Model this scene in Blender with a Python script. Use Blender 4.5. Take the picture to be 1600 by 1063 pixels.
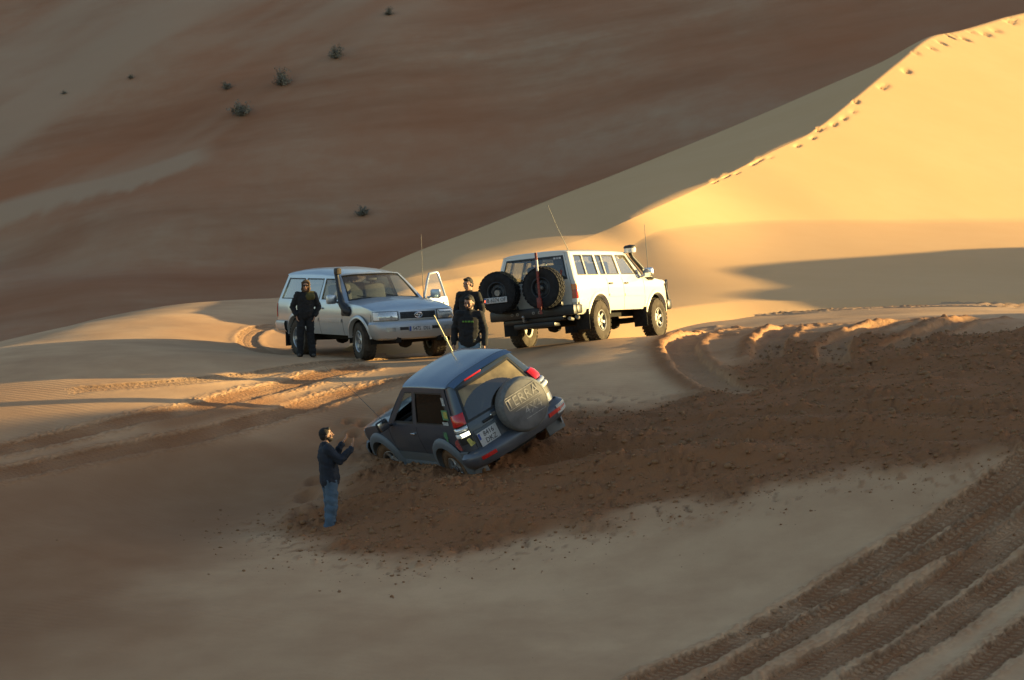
import bpy, bmesh, math, random
import numpy as np
from mathutils import Vector, Matrix, Euler
R = math.radians
for _o in list(bpy.data.objects): bpy.data.objects.remove(_o)
scene = bpy.context.scene
COL = scene.collection

# ---------------------------------------------------------------- camera, sky, sun, exposure
cam_d = bpy.data.cameras.new('camera'); cam = bpy.data.objects.new('camera', cam_d); COL.objects.link(cam)
cam.location = (0, 0, 2.75); cam.rotation_euler = (R(90-3.0), 0, 0)
cam_d.lens = 90; cam_d.sensor_width = 36; cam_d.clip_start = .5; cam_d.clip_end = 3000
cam_d.dof.use_dof = True; cam_d.dof.focus_distance = 45; cam_d.dof.aperture_fstop = 2.8
scene.camera = cam
SUN_AZ, SUN_EL = 8.0, 9.0                     # azimuth from +X towards +Y, elevation
SUN = Vector((math.cos(R(SUN_AZ))*math.cos(R(SUN_EL)), math.sin(R(SUN_AZ))*math.cos(R(SUN_EL)), math.sin(R(SUN_EL))))
world = bpy.data.worlds.new('World'); scene.world = world; world.use_nodes = True
_nt = world.node_tree; _bg = _nt.nodes['Background']
_sky = _nt.nodes.new('ShaderNodeTexSky'); _sky.sky_type = 'NISHITA'; _sky.sun_disc = False
_sky.sun_elevation = R(SUN_EL); _sky.sun_rotation = R(90-SUN_AZ); _sky.air_density = 1.0; _sky.dust_density = 1.2; _sky.ozone_density = 1.0
_nt.links.new(_sky.outputs[0], _bg.inputs[0]); _bg.inputs[1].default_value = .078
sun_d = bpy.data.lights.new('sun', 'SUN'); sun_d.energy = 4.7; sun_d.angle = R(.55); sun_d.color = (1.0, .735, .30)
sun = bpy.data.objects.new('sun', sun_d); COL.objects.link(sun)
sun.rotation_euler = SUN.to_track_quat('Z', 'Y').to_euler(); sun.location = (40, 20, 40)
vs = scene.view_settings; vs.view_transform = 'Standard'; vs.look = 'None'; vs.exposure = 1.6; vs.gamma = 1.0; vs.use_curve_mapping = False
scene.cycles.use_denoising = True
scene.cycles.max_bounces = 6; scene.cycles.transparent_max_bounces = 12
scene.cycles.caustics_reflective = False; scene.cycles.caustics_refractive = False

# ---------------------------------------------------------------- materials
MATS = {}
def new_mat(name):
    m = bpy.data.materials.new(name); m.use_nodes = True; MATS[name] = m
    return m, m.node_tree, m.node_tree.nodes['Principled BSDF']
def simple(name, col, rough=.6, metal=0., coat=0., noise=0., scale=20., bump=0., spec=.5, emit=None):
    m, nt, b = new_mat(name)
    b.inputs['Base Color'].default_value = (*col, 1); b.inputs['Roughness'].default_value = rough
    b.inputs['Metallic'].default_value = metal; b.inputs['Coat Weight'].default_value = coat; b.inputs['Coat Roughness'].default_value = .08
    b.inputs['Specular IOR Level'].default_value = spec
    tc = nt.nodes.new('ShaderNodeTexCoord')
    n = nt.nodes.new('ShaderNodeTexNoise'); n.inputs['Scale'].default_value = scale; n.inputs['Detail'].default_value = 4
    nt.links.new(tc.outputs['Object'], n.inputs['Vector'])
    if noise:
        mx = nt.nodes.new('ShaderNodeMix'); mx.data_type = 'RGBA'; mx.blend_type = 'MULTIPLY'; mx.inputs[0].default_value = 1
        rp = nt.nodes.new('ShaderNodeMapRange'); rp.inputs[1].default_value = .3; rp.inputs[2].default_value = .7
        rp.inputs[3].default_value = 1-noise; rp.inputs[4].default_value = 1+noise*.5
        nt.links.new(n.outputs['Fac'], rp.inputs[0])
        mx.inputs[6].default_value = (*col, 1); nt.links.new(rp.outputs[0], mx.inputs[7]); nt.links.new(mx.outputs[2], b.inputs['Base Color'])
    if bump:
        bp = nt.nodes.new('ShaderNodeBump'); bp.inputs['Strength'].default_value = bump; bp.inputs['Distance'].default_value = .01
        nt.links.new(n.outputs['Fac'], bp.inputs['Height']); nt.links.new(bp.outputs[0], b.inputs['Normal'])
    if emit: b.inputs['Emission Color'].default_value = (*emit, 1); b.inputs['Emission Strength'].default_value = 1
    return m
def paint(name, col, metal, rough, dust=(.42, .32, .22), dust_amt=.5, z0=.35, z1=1.1, coat=.6):
    """car paint with a film of sand dust: patchy everywhere, thicker low down where wheels throw it"""
    m, nt, b = new_mat(name); L = nt.links.new
    tc = nt.nodes.new('ShaderNodeTexCoord'); sx = nt.nodes.new('ShaderNodeSeparateXYZ'); L(tc.outputs['Object'], sx.inputs[0])
    n = nt.nodes.new('ShaderNodeTexNoise'); n.inputs['Scale'].default_value = 2.2; n.inputs['Detail'].default_value = 7; n.inputs['Roughness'].default_value = .62
    L(tc.outputs['Object'], n.inputs['Vector'])
    mr = nt.nodes.new('ShaderNodeMapRange'); mr.inputs[1].default_value = z0; mr.inputs[2].default_value = z1; mr.inputs[3].default_value = 1; mr.inputs[4].default_value = .18
    L(sx.outputs[2], mr.inputs[0])
    mr2 = nt.nodes.new('ShaderNodeMapRange'); mr2.inputs[1].default_value = .25; mr2.inputs[2].default_value = .75; mr2.inputs[3].default_value = .35; mr2.inputs[4].default_value = 1.2
    L(n.outputs['Fac'], mr2.inputs[0])
    mu = nt.nodes.new('ShaderNodeMath'); mu.operation = 'MULTIPLY'; L(mr.outputs[0], mu.inputs[0]); L(mr2.outputs[0], mu.inputs[1])
    mu2 = nt.nodes.new('ShaderNodeMath'); mu2.operation = 'MULTIPLY'; mu2.use_clamp = True; L(mu.outputs[0], mu2.inputs[0]); mu2.inputs[1].default_value = dust_amt
    mx = nt.nodes.new('ShaderNodeMix'); mx.data_type = 'RGBA'; mx.inputs[6].default_value = (*col, 1); mx.inputs[7].default_value = (*dust, 1)
    L(mu2.outputs[0], mx.inputs[0]); L(mx.outputs[2], b.inputs['Base Color'])
    for key, a, c in (('Metallic', metal, 0), ('Roughness', rough, .85), ('Coat Weight', coat, 0)):
        k = nt.nodes.new('ShaderNodeMapRange'); k.inputs[3].default_value = a; k.inputs[4].default_value = c
        L(mu2.outputs[0], k.inputs[0]); L(k.outputs[0], b.inputs[key])
    b.inputs['Coat Roughness'].default_value = .06
    return m
def glass(name, tint, refl=.5, dust=.0, dcol=(.5, .4, .27)):
    """window pane: tinted see-through sheet with mirror reflection and a thin dust film"""
    m = bpy.data.materials.new(name); m.use_nodes = True; MATS[name] = m
    nt = m.node_tree; nt.nodes.clear(); L = nt.links.new
    out = nt.nodes.new('ShaderNodeOutputMaterial'); tr = nt.nodes.new('ShaderNodeBsdfTransparent'); tr.inputs[0].default_value = (*tint, 1)
    gl = nt.nodes.new('ShaderNodeBsdfGlossy'); gl.inputs['Roughness'].default_value = .03
    fr = nt.nodes.new('ShaderNodeLayerWeight'); fr.inputs[0].default_value = .5
    pw = nt.nodes.new('ShaderNodeMath'); pw.operation = 'POWER'; L(fr.outputs['Facing'], pw.inputs[0]); pw.inputs[1].default_value = 4.5
    mu = nt.nodes.new('ShaderNodeMath'); mu.operation = 'MULTIPLY_ADD'; mu.inputs[1].default_value = .9; mu.inputs[2].default_value = .04+refl*.12; mu.use_clamp = True
    L(pw.outputs[0], mu.inputs[0])
    m1 = nt.nodes.new('ShaderNodeMixShader'); L(mu.outputs[0], m1.inputs[0]); L(tr.outputs[0], m1.inputs[1]); L(gl.outputs[0], m1.inputs[2])
    df = nt.nodes.new('ShaderNodeBsdfDiffuse'); df.inputs[0].default_value = (*dcol, 1)
    tc = nt.nodes.new('ShaderNodeTexCoord'); n = nt.nodes.new('ShaderNodeTexNoise'); n.inputs['Scale'].default_value = 5; n.inputs['Detail'].default_value = 6
    L(tc.outputs['Object'], n.inputs['Vector'])
    mr = nt.nodes.new('ShaderNodeMapRange'); mr.inputs[1].default_value = .3; mr.inputs[2].default_value = .7; mr.inputs[3].default_value = dust*.6; mr.inputs[4].default_value = min(1, dust*1.3)
    L(n.outputs['Fac'], mr.inputs[0])
    m2 = nt.nodes.new('ShaderNodeMixShader'); L(mr.outputs[0], m2.inputs[0]); L(m1.outputs[0], m2.inputs[1]); L(df.outputs[0], m2.inputs[2])
    L(m2.outputs[0], out.inputs[0])
    return m

# ---------------------------------------------------------------- mesh helpers
def obj(name, me, mat=None, parent=None, loc=None, rot=None):
    o = bpy.data.objects.new(name, me); COL.objects.link(o)
    if mat is not None:
        me.materials.clear(); me.materials.append(MATS[mat] if isinstance(mat, str) else mat)
    if parent is not None: o.parent = parent
    if loc is not None: o.location = loc
    if rot is not None: o.rotation_euler = rot
    return o
def mesh(name, V, F, smooth=True):
    me = bpy.data.meshes.new(name); me.from_pydata([tuple(map(float, v)) for v in V], [], F)
    me.polygons.foreach_set('use_smooth', [smooth]*len(me.polygons)); me.update()
    return me
def tag(o, label=None, cat=None, group=None, kind=None):
    for k, v in (('label', label), ('category', cat), ('group', group), ('kind', kind)):
        if v: o[k] = v
    return o
class MB:
    """collects shapes into one mesh"""
    def __init__(s): s.V = []; s.F = []
    def add(s, V, F, M=None):
        n = len(s.V)
        s.V += [tuple(M @ Vector(v)) for v in V] if M is not None else [tuple(v) for v in V]
        s.F += [tuple(i+n for i in f) for f in F]; return s
    def grid(s, P, close_u=False, flip=False, M=None):
        nu, nv = len(P), len(P[0]); V = [p for r in P for p in r]; F = []
        for i in range(nu if close_u else nu-1):
            for j in range(nv-1):
                a, b, c, d = i*nv+j, ((i+1) % nu)*nv+j, ((i+1) % nu)*nv+j+1, i*nv+j+1
                F.append((a, d, c, b) if flip else (a, b, c, d))
        return s.add(V, F, M)
    def box(s, c, d, M=None, bev=.0):
        x, y, z = c; a, b, e = d[0]/2, d[1]/2, d[2]/2
        if bev <= 0:
            V = [(x+i*a, y+j*b, z+k*e) for i in (-1, 1) for j in (-1, 1) for k in (-1, 1)]
            return s.add(V, [(0, 1, 3, 2), (4, 6, 7, 5), (0, 4, 5, 1), (2, 3, 7, 6), (0, 2, 6, 4), (1, 5, 7, 3)], M)
        bm = bmesh.new(); bmesh.ops.create_cube(bm, size=1)
        for v in bm.verts: v.co = Vector((v.co.x*d[0], v.co.y*d[1], v.co.z*d[2]))
        bmesh.ops.bevel(bm, geom=bm.edges[:], offset=min(bev, .45*min(d)), segments=2, affect='EDGES', profile=.5)
        V = [(v.co.x+x, v.co.y+y, v.co.z+z) for v in bm.verts]; bm.verts.index_update()
        F = [tuple(v.index for v in f.verts) for f in bm.faces]; bm.free()
        return s.add(V, F, M)
    def tube(s, pts, rad, n=10, caps=True, M=None, squash=None):
        pts = [Vector(p) for p in pts]; rad = rad if isinstance(rad, (list, tuple)) else [rad]*len(pts)
        rings = []; up = None
        for i, p in enumerate(pts):
            t = (pts[min(i+1, len(pts)-1)]-pts[max(i-1, 0)]).normalized()
            if up is None: up = Vector((0, 0, 1)) if abs(t.z) < .9 else Vector((1, 0, 0))
            a = (up-t*up.dot(t)).normalized(); b = t.cross(a); up = a
            rings.append([p+(a*math.cos(2*math.pi*k/n)+b*math.sin(2*math.pi*k/n))*rad[i] for k in range(n)])
        V = [q for r in rings for q in r]; F = []
        for i in range(len(rings)-1):
            for k in range(n): F.append((i*n+k, i*n+(k+1) % n, (i+1)*n+(k+1) % n, (i+1)*n+k))
        if caps: F += [tuple(range(n-1, -1, -1)), tuple((len(rings)-1)*n+k for k in range(n))]
        return s.add(V, F, M)
    def lathe(s, prof, n=32, M=None, a0=0., a1=2*math.pi):
        """profile of (radius, axial) turned about the Y axis"""
        full = abs(a1-a0-2*math.pi) < 1e-6; m = n if full else n+1
        P = [[(r*math.cos(a0+(a1-a0)*k/n), y, r*math.sin(a0+(a1-a0)*k/n)) for r, y in prof] for k in range(m)]
        return s.grid(P, close_u=full, M=M)
    def prism(s, poly, h0, h1, M=None):
        """poly in XY, extruded in Z"""
        n = len(poly); V = [(x, y, h0) for x, y in poly]+[(x, y, h1) for x, y in poly]
        F = [tuple(range(n-1, -1, -1)), tuple(range(n, 2*n))]+[(i, (i+1) % n, n+(i+1) % n, n+i) for i in range(n)]
        return s.add(V, F, M)
    def build(s, name, mat, parent=None, smooth=True, sharp=38, recalc=True):
        me = mesh(name, s.V, s.F, smooth)
        bm = bmesh.new(); bm.from_mesh(me); bmesh.ops.remove_doubles(bm, verts=bm.verts[:], dist=1e-5)
        if recalc: bmesh.ops.recalc_face_normals(bm, faces=bm.faces[:])
        for e in bm.edges:
            if len(e.link_faces) == 2 and e.calc_face_angle(0) > R(sharp): e.smooth = False
        bm.to_mesh(me); bm.free()
        return obj(name, me, mat, parent)
CTRL = [(-6.6, 32.73, -3.36), (-3.25, 32.23, -3.26), (0.0, 31.73, -3.17), (3.15, 31.24, -3.08), (6.2, 30.74, -2.99), (-5.2, 25.63, -4.9), (0.0, 24.65, -4.6), (4.8, 23.66, -4.31), (-7.5, 37.27, -2.66), (-3.75, 37.27, -2.66), (0.0, 36.57, -2.56), (3.55, 35.28, -2.37), (6.9, 34.29, -2.23), (-2.87, 40.09, -2.26), (-5.31, 42.3, -2.11), (-8.1, 40.3, -2.08), (0.96, 38.3, -2.13), (3.78, 37.62, -1.76), (7.3, 36.32, -1.61), (-1.24, 41.03, -1.6), (-0.41, 40.83, -1.6), (0.61, 40.63, -1.48), (2.02, 40.34, -1.28), (4.0, 39.86, -1.03), (7.7, 38.37, -0.79), (1.12, 44.88, -0.73), (2.25, 44.88, -0.66), (4.35, 43.39, -0.49), (8.4, 41.9, -0.17), (1.19, 47.4, -0.31), (3.0, 47.92, -0.1), (4.7, 46.92, -0.04), (6.98, 46.43, 0.16), (9.1, 45.43, 0.27), (3.38, 51.94, 0.2), (5.15, 51.44, 0.31), (7.5, 49.95, 0.46), (10.0, 49.95, 0.56), (-2.44, 48.69, -0.64), (-4.11, 46.87, -0.98), (-5.58, 44.45, -1.35), (-8.4, 41.83, -1.69), (-8.8, 43.85, -1.29), (-9.12, 45.47, -0.99), (-5.95, 47.49, -0.67), (-9.52, 47.49, -0.65), (-10.6, 52.91, -0.3), (-2.84, 47.17, -1.01), (-1.96, 43.43, -1.61), (-2.36, 44.85, -1.39), (-5.1, 50.91, -0.28), (-7.56, 50.31, -0.31), (-9.33, 53.22, -0.15), (-8.92, 59.44, 0.1), (-5.64, 60.94, 0.04), (-8.31, 66.46, 0.21), (-6.94, 74.96, 0.11), (-3.6, 71.96, 0.09), (0.0, 65.95, 0.14), (3.2, 63.95, 0.14), (6.4, 63.96, 0.22), (9.52, 63.46, 0.29), (12.5, 62.46, 0.36), (-2.96, 55.01, -0.36), (-4.35, 54.18, -0.4), (-1.51, 52.55, -0.32), (-2.91, 51.73, -0.36), (0.28, 51.67, -0.11), (1.72, 50.95, 0.07), (1.56, 54.21, -0.17), (3.0, 53.49, 0.01), (-14.0, 72.0, -1.6), (-10.0, 84.0, -2.2), (-4.0, 92.0, -2.2), (4.0, 95.0, -2.0), (14.0, 95.0, -2.0), (-17.0, 60.0, -2.2), (-24.0, 60.0, -5.0), (-22.0, 48.0, -3.2), (-20.0, 36.0, -4.0), (-16.0, 84.0, -5.0), (-8.0, 104.0, -6.0), (10.0, 110.0, -6.0), (-30.0, 80.0, -8.0), (-24.0, 100.0, -9.0), (22.0, 110.0, -5.0), (30.0, 60.0, 0.5), (30.0, 40.0, -0.5), (24.0, 30.0, -2.5), (30.0, 80.0, 0.5), (-30.0, 30.0, -5.0), (0.0, 12.0, -6.0), (25.0, 12.0, -5.0), (-25.0, 12.0, -7.0), (18.0, 66.0, -0.1), (20.0, 52.0, 0.1), (0.0, 0.0, 1.1), (0.0, 5.0, -1.8), (-20.0, 0.0, 0.5), (20.0, 0.0, 0.5)]
TRK = {
    'T1': [(1.68, 31.56), (2.96, 32.94), (4.35, 34.6), (5.86, 36.09), (6.79, 36.96), (7.53, 37.68), (8.37, 38.82)],
    'T2': [(2.57, 31.42), (3.86, 33.18), (5.2, 34.79), (6.15, 35.61), (7.43, 36.98), (8.15, 37.74)],
    'T3': [(3.47, 31.28), (4.57, 32.6), (5.74, 34.12), (6.79, 35.43), (7.5, 36.16)],
    'T4': [(4.28, 31.14), (5.31, 32.44), (6.31, 33.72), (7.21, 34.76)],
    'T5': [(5.35, 30.74), (6.1, 31.76), (6.95, 32.87)],
    'L1': [(-9.22, 42.74), (-8.7, 43.35), (-7.79, 44.36), (-6.82, 45.31), (-5.8, 46.3), (-4.79, 47.83), (-3.71, 49.32), (-2.88, 50.07)],
    'L2': [(-8.95, 41.45), (-8.43, 41.97), (-7.55, 43.0), (-6.62, 43.97), (-5.62, 44.78), (-4.41, 46.33), (-3.36, 47.93), (-2.44, 48.62), (-1.6, 49.02)],
    'C1': [(-8.27, 47.13), (-6.6, 47.86), (-5.15, 48.92), (-4.36, 49.69), (-3.42, 50.61), (-2.59, 51.74), (-1.33, 53.06), (-0.4, 53.58)],
    'C2': [(-2.68, 53.46), (-2.18, 54.52), (-1.39, 55.32), (-0.56, 55.93)],
    'C3': [(-4.48, 54.26), (-5.01, 53.4), (-5.62, 55.19), (-5.88, 56.76), (-5.84, 58.36), (-5.39, 59.79)],
    'D1': [(3.89, 63.2), (6.33, 63.29), (9.53, 63.47), (12.47, 59.35)],
    'D2': [(3.75, 60.93), (6.75, 59.96), (9.22, 59.47), (11.74, 55.87)],
    'D3': [(4.06, 65.95), (8.34, 66.65), (15.38, 73.19)],
    'E1': [(4.53, 55.67), (3.61, 50.66), (3.26, 49.09), (3.31, 47.14), (3.65, 45.46), (4.24, 43.98)],
    'E2': [(5.75, 51.65), (5.3, 50.15), (4.94, 48.72), (4.68, 46.92)],
    'E3': [(7.89, 50.06), (6.89, 49.13), (6.03, 47.68), (5.76, 45.52)],
    'E4': [(9.59, 50.42), (8.79, 49.46), (7.95, 48.11), (6.92, 46.86)],
    'F1': [(0.9, 44.66), (1.77, 44.12), (2.59, 43.04)],
}
CHURN = [(-3.72, 40.21), (-3.31, 41.13), (-2.72, 42.52), (-2.34, 44.49), (-1.86, 46.33), (-0.46, 45.76), (1.07, 44.88), (2.23, 44.47), (3.07, 44.59), (3.6, 44.92), (4.14, 47.26), (4.75, 48.68), (5.84, 48.56), (7.23, 48.17), (8.57, 47.55), (9.64, 48.15), (11.2, 48.66), (8.88, 38.48), (7.66, 38.19), (6.21, 38.07), (4.84, 38.59), (3.38, 38.49), (1.93, 38.45), (0.96, 38.22), (0.0, 37.99), (-0.95, 37.62), (-1.9, 37.7), (-2.69, 38.26), (-3.25, 39.23)]
CHURN2 = [(2.7, 48.99), (3.17, 50.58), (4.4, 56.77), (5.9, 52.43), (6.96, 50.6), (8.86, 50.6), (10.02, 50.04), (9.26, 46.24), (4.79, 47.87), (3.85, 43.89), (3.2, 45.6)]
VIGNETTE = [(-9.26, 40.96), (-5.53, 44.08), (-2.84, 47.15), (-2.23, 44.45), (-3.33, 41.41), (-4.96, 39.49), (-5.69, 34.75), (-7.47, 32.91)]  # vignette-like darkening of the left slope, painted into the sand colour
HOLLOW = [(-0.1, 41.5), (0.84, 41.82), (1.67, 41.66), (2.71, 41.55), (3.91, 41.08)]
HEAP = [(0.0, 40.49), (1.02, 40.44), (2.02, 40.19), (3.51, 39.98), (5.16, 39.55)]
RUTS = [[(2.45, 42.56), (3.72, 42.38), (5.2, 41.49), (6.62, 40.63), (7.85, 39.63)], [(3.95, 45.06), (5.28, 43.91), (6.74, 43.39), (8.41, 42.49)], [(2.87, 40.86), (4.57, 40.49), (6.16, 39.64), (7.57, 38.72)]]
DUNE = [
    ((-8.5, 82, -2.5), (-6.6, 64, -1.3), (-6.2, 61, -1.3), (-5.4, 55, -1.4)),
    ((-6.6, 79.98, -0.56), (-5.12, 63.98, -0.13), (-4.73, 60.97, -0.16), (-4.12, 54.94, -0.56)),
    ((-4.83, 84.01, 0.43), (-3.25, 61.99, 0.79), (-3.0, 59.98, 0.61), (-2.61, 54.94, -0.03)),
    ((-3.56, 89.03, 1.06), (-1.6, 64.0, 1.15), (-1.4, 61.99, 0.97), (-1.11, 55.44, 0.2)),
    ((-1.4, 93.08, 1.86), (0.0, 68.02, 1.39), (0.19, 64.0, 1.05), (0.42, 55.44, 0.24)),
    ((0.48, 96.12, 2.6), (1.44, 72.04, 1.65), (1.87, 67.43, 1.19), (1.82, 55.95, 0.29)),
    ((1.97, 98.66, 3.19), (2.44, 75.06, 1.92), (3.2, 72.74, 1.49), (3.02, 57.45, 0.34)),
# (1000, 336, 75) 79.7
    ((3.79, 101.2, 3.88), (3.87, 77.43, 2.48), (4.65, 76.67, 2.05), (5.29, 60.46, 0.45)),
# (1100, 290, 82) 84.2
    ((6.24, 104.25, 4.85), (6.32, 84.35, 3.42), (7.97, 82.18, 2.25), (7.07, 61.47, 0.48)),
# (1190, 245, 89) 89.0
    ((8.87, 107.81, 5.91), (8.68, 89.21, 4.46), (11.81, 85.12, 2.25), (8.83, 61.97, 0.5)),
# (1270, 205, 96) 93.7
    ((11.65, 111.38, 7.07), (11.02, 94.02, 5.49), (15.6, 88.02, 2.25), (10.62, 62.47, 0.52)),
# (1340, 150, 103) 100.2
    ((14.38, 115.45, 8.23), (13.52, 100.54, 7.05), (20.33, 91.63, 2.25), (12.38, 63.47, 0.5)),
# (1400, 100, 108) 106.7
    ((16.81, 118.5, 9.26), (16.01, 107.18, 8.66), (25.1, 95.29, 2.25), (14.19, 64.47, 0.46)),
# (1450, 60, 111) 112.7
    ((19.21, 121.56, 10.3), (18.31, 113.22, 10.12), (29.47, 98.63, 2.25), (16.05, 65.47, 0.43)),
# (1500, 48, 113) 115.7
    ((21.22, 123.59, 10.73), (20.26, 116.32, 10.66), (32.19, 100.71, 2.25), (17.96, 66.47, 0.39)),
# (1600, 20, 117) 123.0
    ((25.4, 127.64, 11.69), (24.59, 123.61, 12.02), (38.44, 105.49, 2.25), (20.25, 67.47, 0.35)),
# (1760, -10, 123) 134.1
    ((33.36, 138.31, 13.19), (32.17, 134.82, 13.86), (48.64, 113.29, 2.25), (24.32, 69.47, 0.28)),
# (1950, -5, 130) 142.1
    ((42.22, 146.38, 13.8), (40.85, 142.9, 14.35), (58.01, 120.46, 2.25), (29.16, 71.96, 0.2)),
]
# ---------------------------------------------------------------- terrain: numpy noise, control surface, masks
def _hash(ix, iy, seed):
    h = (ix.astype(np.int64)*374761393+iy.astype(np.int64)*668265263+seed*1274126177) & 0xffffffff
    h = ((h ^ (h >> 13))*1103515245) & 0xffffffff
    h = ((h ^ (h >> 16))*2246822519) & 0xffffffff
    return (h & 0xffffff)/float(0xffffff)
def perlin(x, y, seed=0):
    x = np.asarray(x, float); y = np.asarray(y, float)
    ix = np.floor(x); iy = np.floor(y); fx = x-ix; fy = y-iy
    u = fx*fx*fx*(fx*(fx*6-15)+10); v = fy*fy*fy*(fy*(fy*6-15)+10)
    def g(dx, dy):
        a = _hash(ix+dx, iy+dy, seed)*2*np.pi
        return np.cos(a)*(fx-dx)+np.sin(a)*(fy-dy)
    return ((1-u)*(1-v)*g(0, 0)+u*(1-v)*g(1, 0)+(1-u)*v*g(0, 1)+u*v*g(1, 1))*1.5
def fbm(x, y, seed=0, o=4, gain=.5):
    s = 0; a = 1
    for k in range(o): s = s+a*perlin(x*2**k, y*2**k, seed+k*17); a *= gain
    return s
def sst(a, b, x):
    t = np.clip((x-a)/(b-a), 0, 1); return t*t*(3-2*t)
_C = np.array(CTRL); _CS = 20.
def _ker(r2): return .5*r2*np.log(r2+1e-12)
def _tps():
    n = len(_C); P = _C[:, :2]/_CS
    K = _ker(((P[:, None]-P[None])**2).sum(2))+np.eye(n)*.0008
    A = np.zeros((n+3, n+3)); A[:n, :n] = K; A[:n, n] = 1; A[:n, n+1:] = P; A[n, :n] = 1; A[n+1:, :n] = P.T
    return np.linalg.solve(A, np.r_[_C[:, 2], 0, 0, 0])
_TW = _tps()
def base_h(x, y):
    x = np.asarray(x, float); y = np.asarray(y, float); n = len(_C); sh = x.shape; x = x.ravel(); y = y.ravel()
    xc = np.clip(x, -32, 34); yc = np.clip(y, 0, 112)
    z = _TW[n]+_TW[n+1]*xc/_CS+_TW[n+2]*yc/_CS
    for k in range(n): z = z+_TW[k]*_ker(((xc-_C[k, 0])/_CS)**2+((yc-_C[k, 1])/_CS)**2)
    d = np.hypot(x-xc, y-yc); w = sst(0, 60, d)
    z = z*(1-w)+w*(-7+5*fbm(x/70, y/70, 5, 3))
    return z.reshape(sh)
def poly_sd(x, y, poly):
    """signed distance to a polygon, positive inside"""
    P = np.array(poly); d = np.full(x.shape, 1e9); ins = np.zeros(x.shape, bool)
    for (ax, ay), (bx, by) in zip(P, np.roll(P, -1, 0)):
        ex, ey = bx-ax, by-ay; t = np.clip(((x-ax)*ex+(y-ay)*ey)/(ex*ex+ey*ey+1e-12), 0, 1)
        d = np.minimum(d, np.hypot(x-ax-t*ex, y-ay-t*ey))
        c = ((ay > y) != (by > y)) & (x < (bx-ax)*(y-ay)/(by-ay+1e-12)+ax); ins ^= c
    return np.where(ins, d, -d)
def spline(P, m=6):
    P = np.array(P, float); n = len(P); Q = np.vstack([2*P[0]-P[1], P, 2*P[-1]-P[-2]]); out = []
    for i in range(1, n):
        p0, p1, p2, p3 = Q[i-1], Q[i], Q[i+1], Q[i+2]
        for k in range(m):
            t = k/m; out.append(.5*(2*p1+(p2-p0)*t+(2*p0-5*p1+4*p2-p3)*t*t+(3*p1-p0-3*p2+p3)*t**3))
    out.append(P[-1]); return np.array(out)
def line_dist(x, y, P):
    """signed cross distance, along distance and end fade of points to a polyline"""
    bd = np.full(x.shape, 1e9); bs = np.zeros(x.shape); sg = np.ones(x.shape); s0 = 0.; tot = np.hypot(*np.diff(P, axis=0).T).sum()
    for (ax, ay), (bx, by) in zip(P[:-1], P[1:]):
        ex, ey = bx-ax, by-ay; L = math.hypot(ex, ey)
        t = np.clip(((x-ax)*ex+(y-ay)*ey)/(L*L+1e-12), 0, 1); dx, dy = x-ax-t*ex, y-ay-t*ey; d = np.hypot(dx, dy)
        m = d < bd; bd = np.where(m, d, bd); bs = np.where(m, s0+t*L, bs); sg = np.where(m, np.sign(ex*dy-ey*dx), sg); s0 += L
    return bd*sg, bs, tot
def far_height(XX, YY):
    """the great dune behind"""
    q = YY-113+.28*np.minimum(XX, 45)-.9*np.maximum(XX-45, 0)+3*fbm(XX/60, YY/60, 77, 3)
    z = -6.5+np.where(q < 0, q*.06, 0)+np.where(q > 0, .56*(np.sqrt(q*q+60)-math.sqrt(60)), 0)
    z = z-np.where(q > 75, (q-75)*.42, 0)
    z = z+.9*fbm((XX*.8+YY*.35)/30, (YY-XX*.55)/60, 81, 3)+.35*np.abs(perlin((XX+.5*YY)/13, (YY-.6*XX)/45, 83))
    z = z-.8*np.exp(-((q-18+2*perlin(XX/14, YY/14, 91))/2.5)**2)
    return z, q
# ---------------------------------------------------------------- where the cars stand (world matrices)
SILVER_M = Matrix([[0.5072, 0.8613, -0.0311, -3.72], [-0.8617, 0.5074, -0.001, 54.5942], [0.0149, 0.0273, 0.9995, -0.4013], [0.0, 0.0, 0.0, 1.0]])
WHITE_M = Matrix([[0.4489, -0.8892, -0.0885, 0.9967], [0.8933, 0.4443, 0.0671, 51.3077], [-0.0204, -0.1091, 0.9938, -0.0423], [0.0, 0.0, 0.0, 1.0]])
BLUE_M = Matrix([[-0.4676, -0.7727, -0.4293, -0.03], [0.883, -0.4306, -0.1868, 42.0999], [-0.0405, -0.4664, 0.8837, -1.4629], [0.0, 0.0, 0.0, 1.0]])
FOOT = [(-3.38, 42.03, 1.6), (-3.31, 42.84, 1.3), (-3.13, 41.11, 1.6), (-3.4, 40.98, 1.3), (-2.93, 44.99, 1.), (-2.83, 45.42, 1.), (-2.72, 46.12, 1.2), (-2.96, 46.25, 1.), (-2.34, 46.65, 1.2), (-2.24, 46.98, 1.)]
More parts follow.
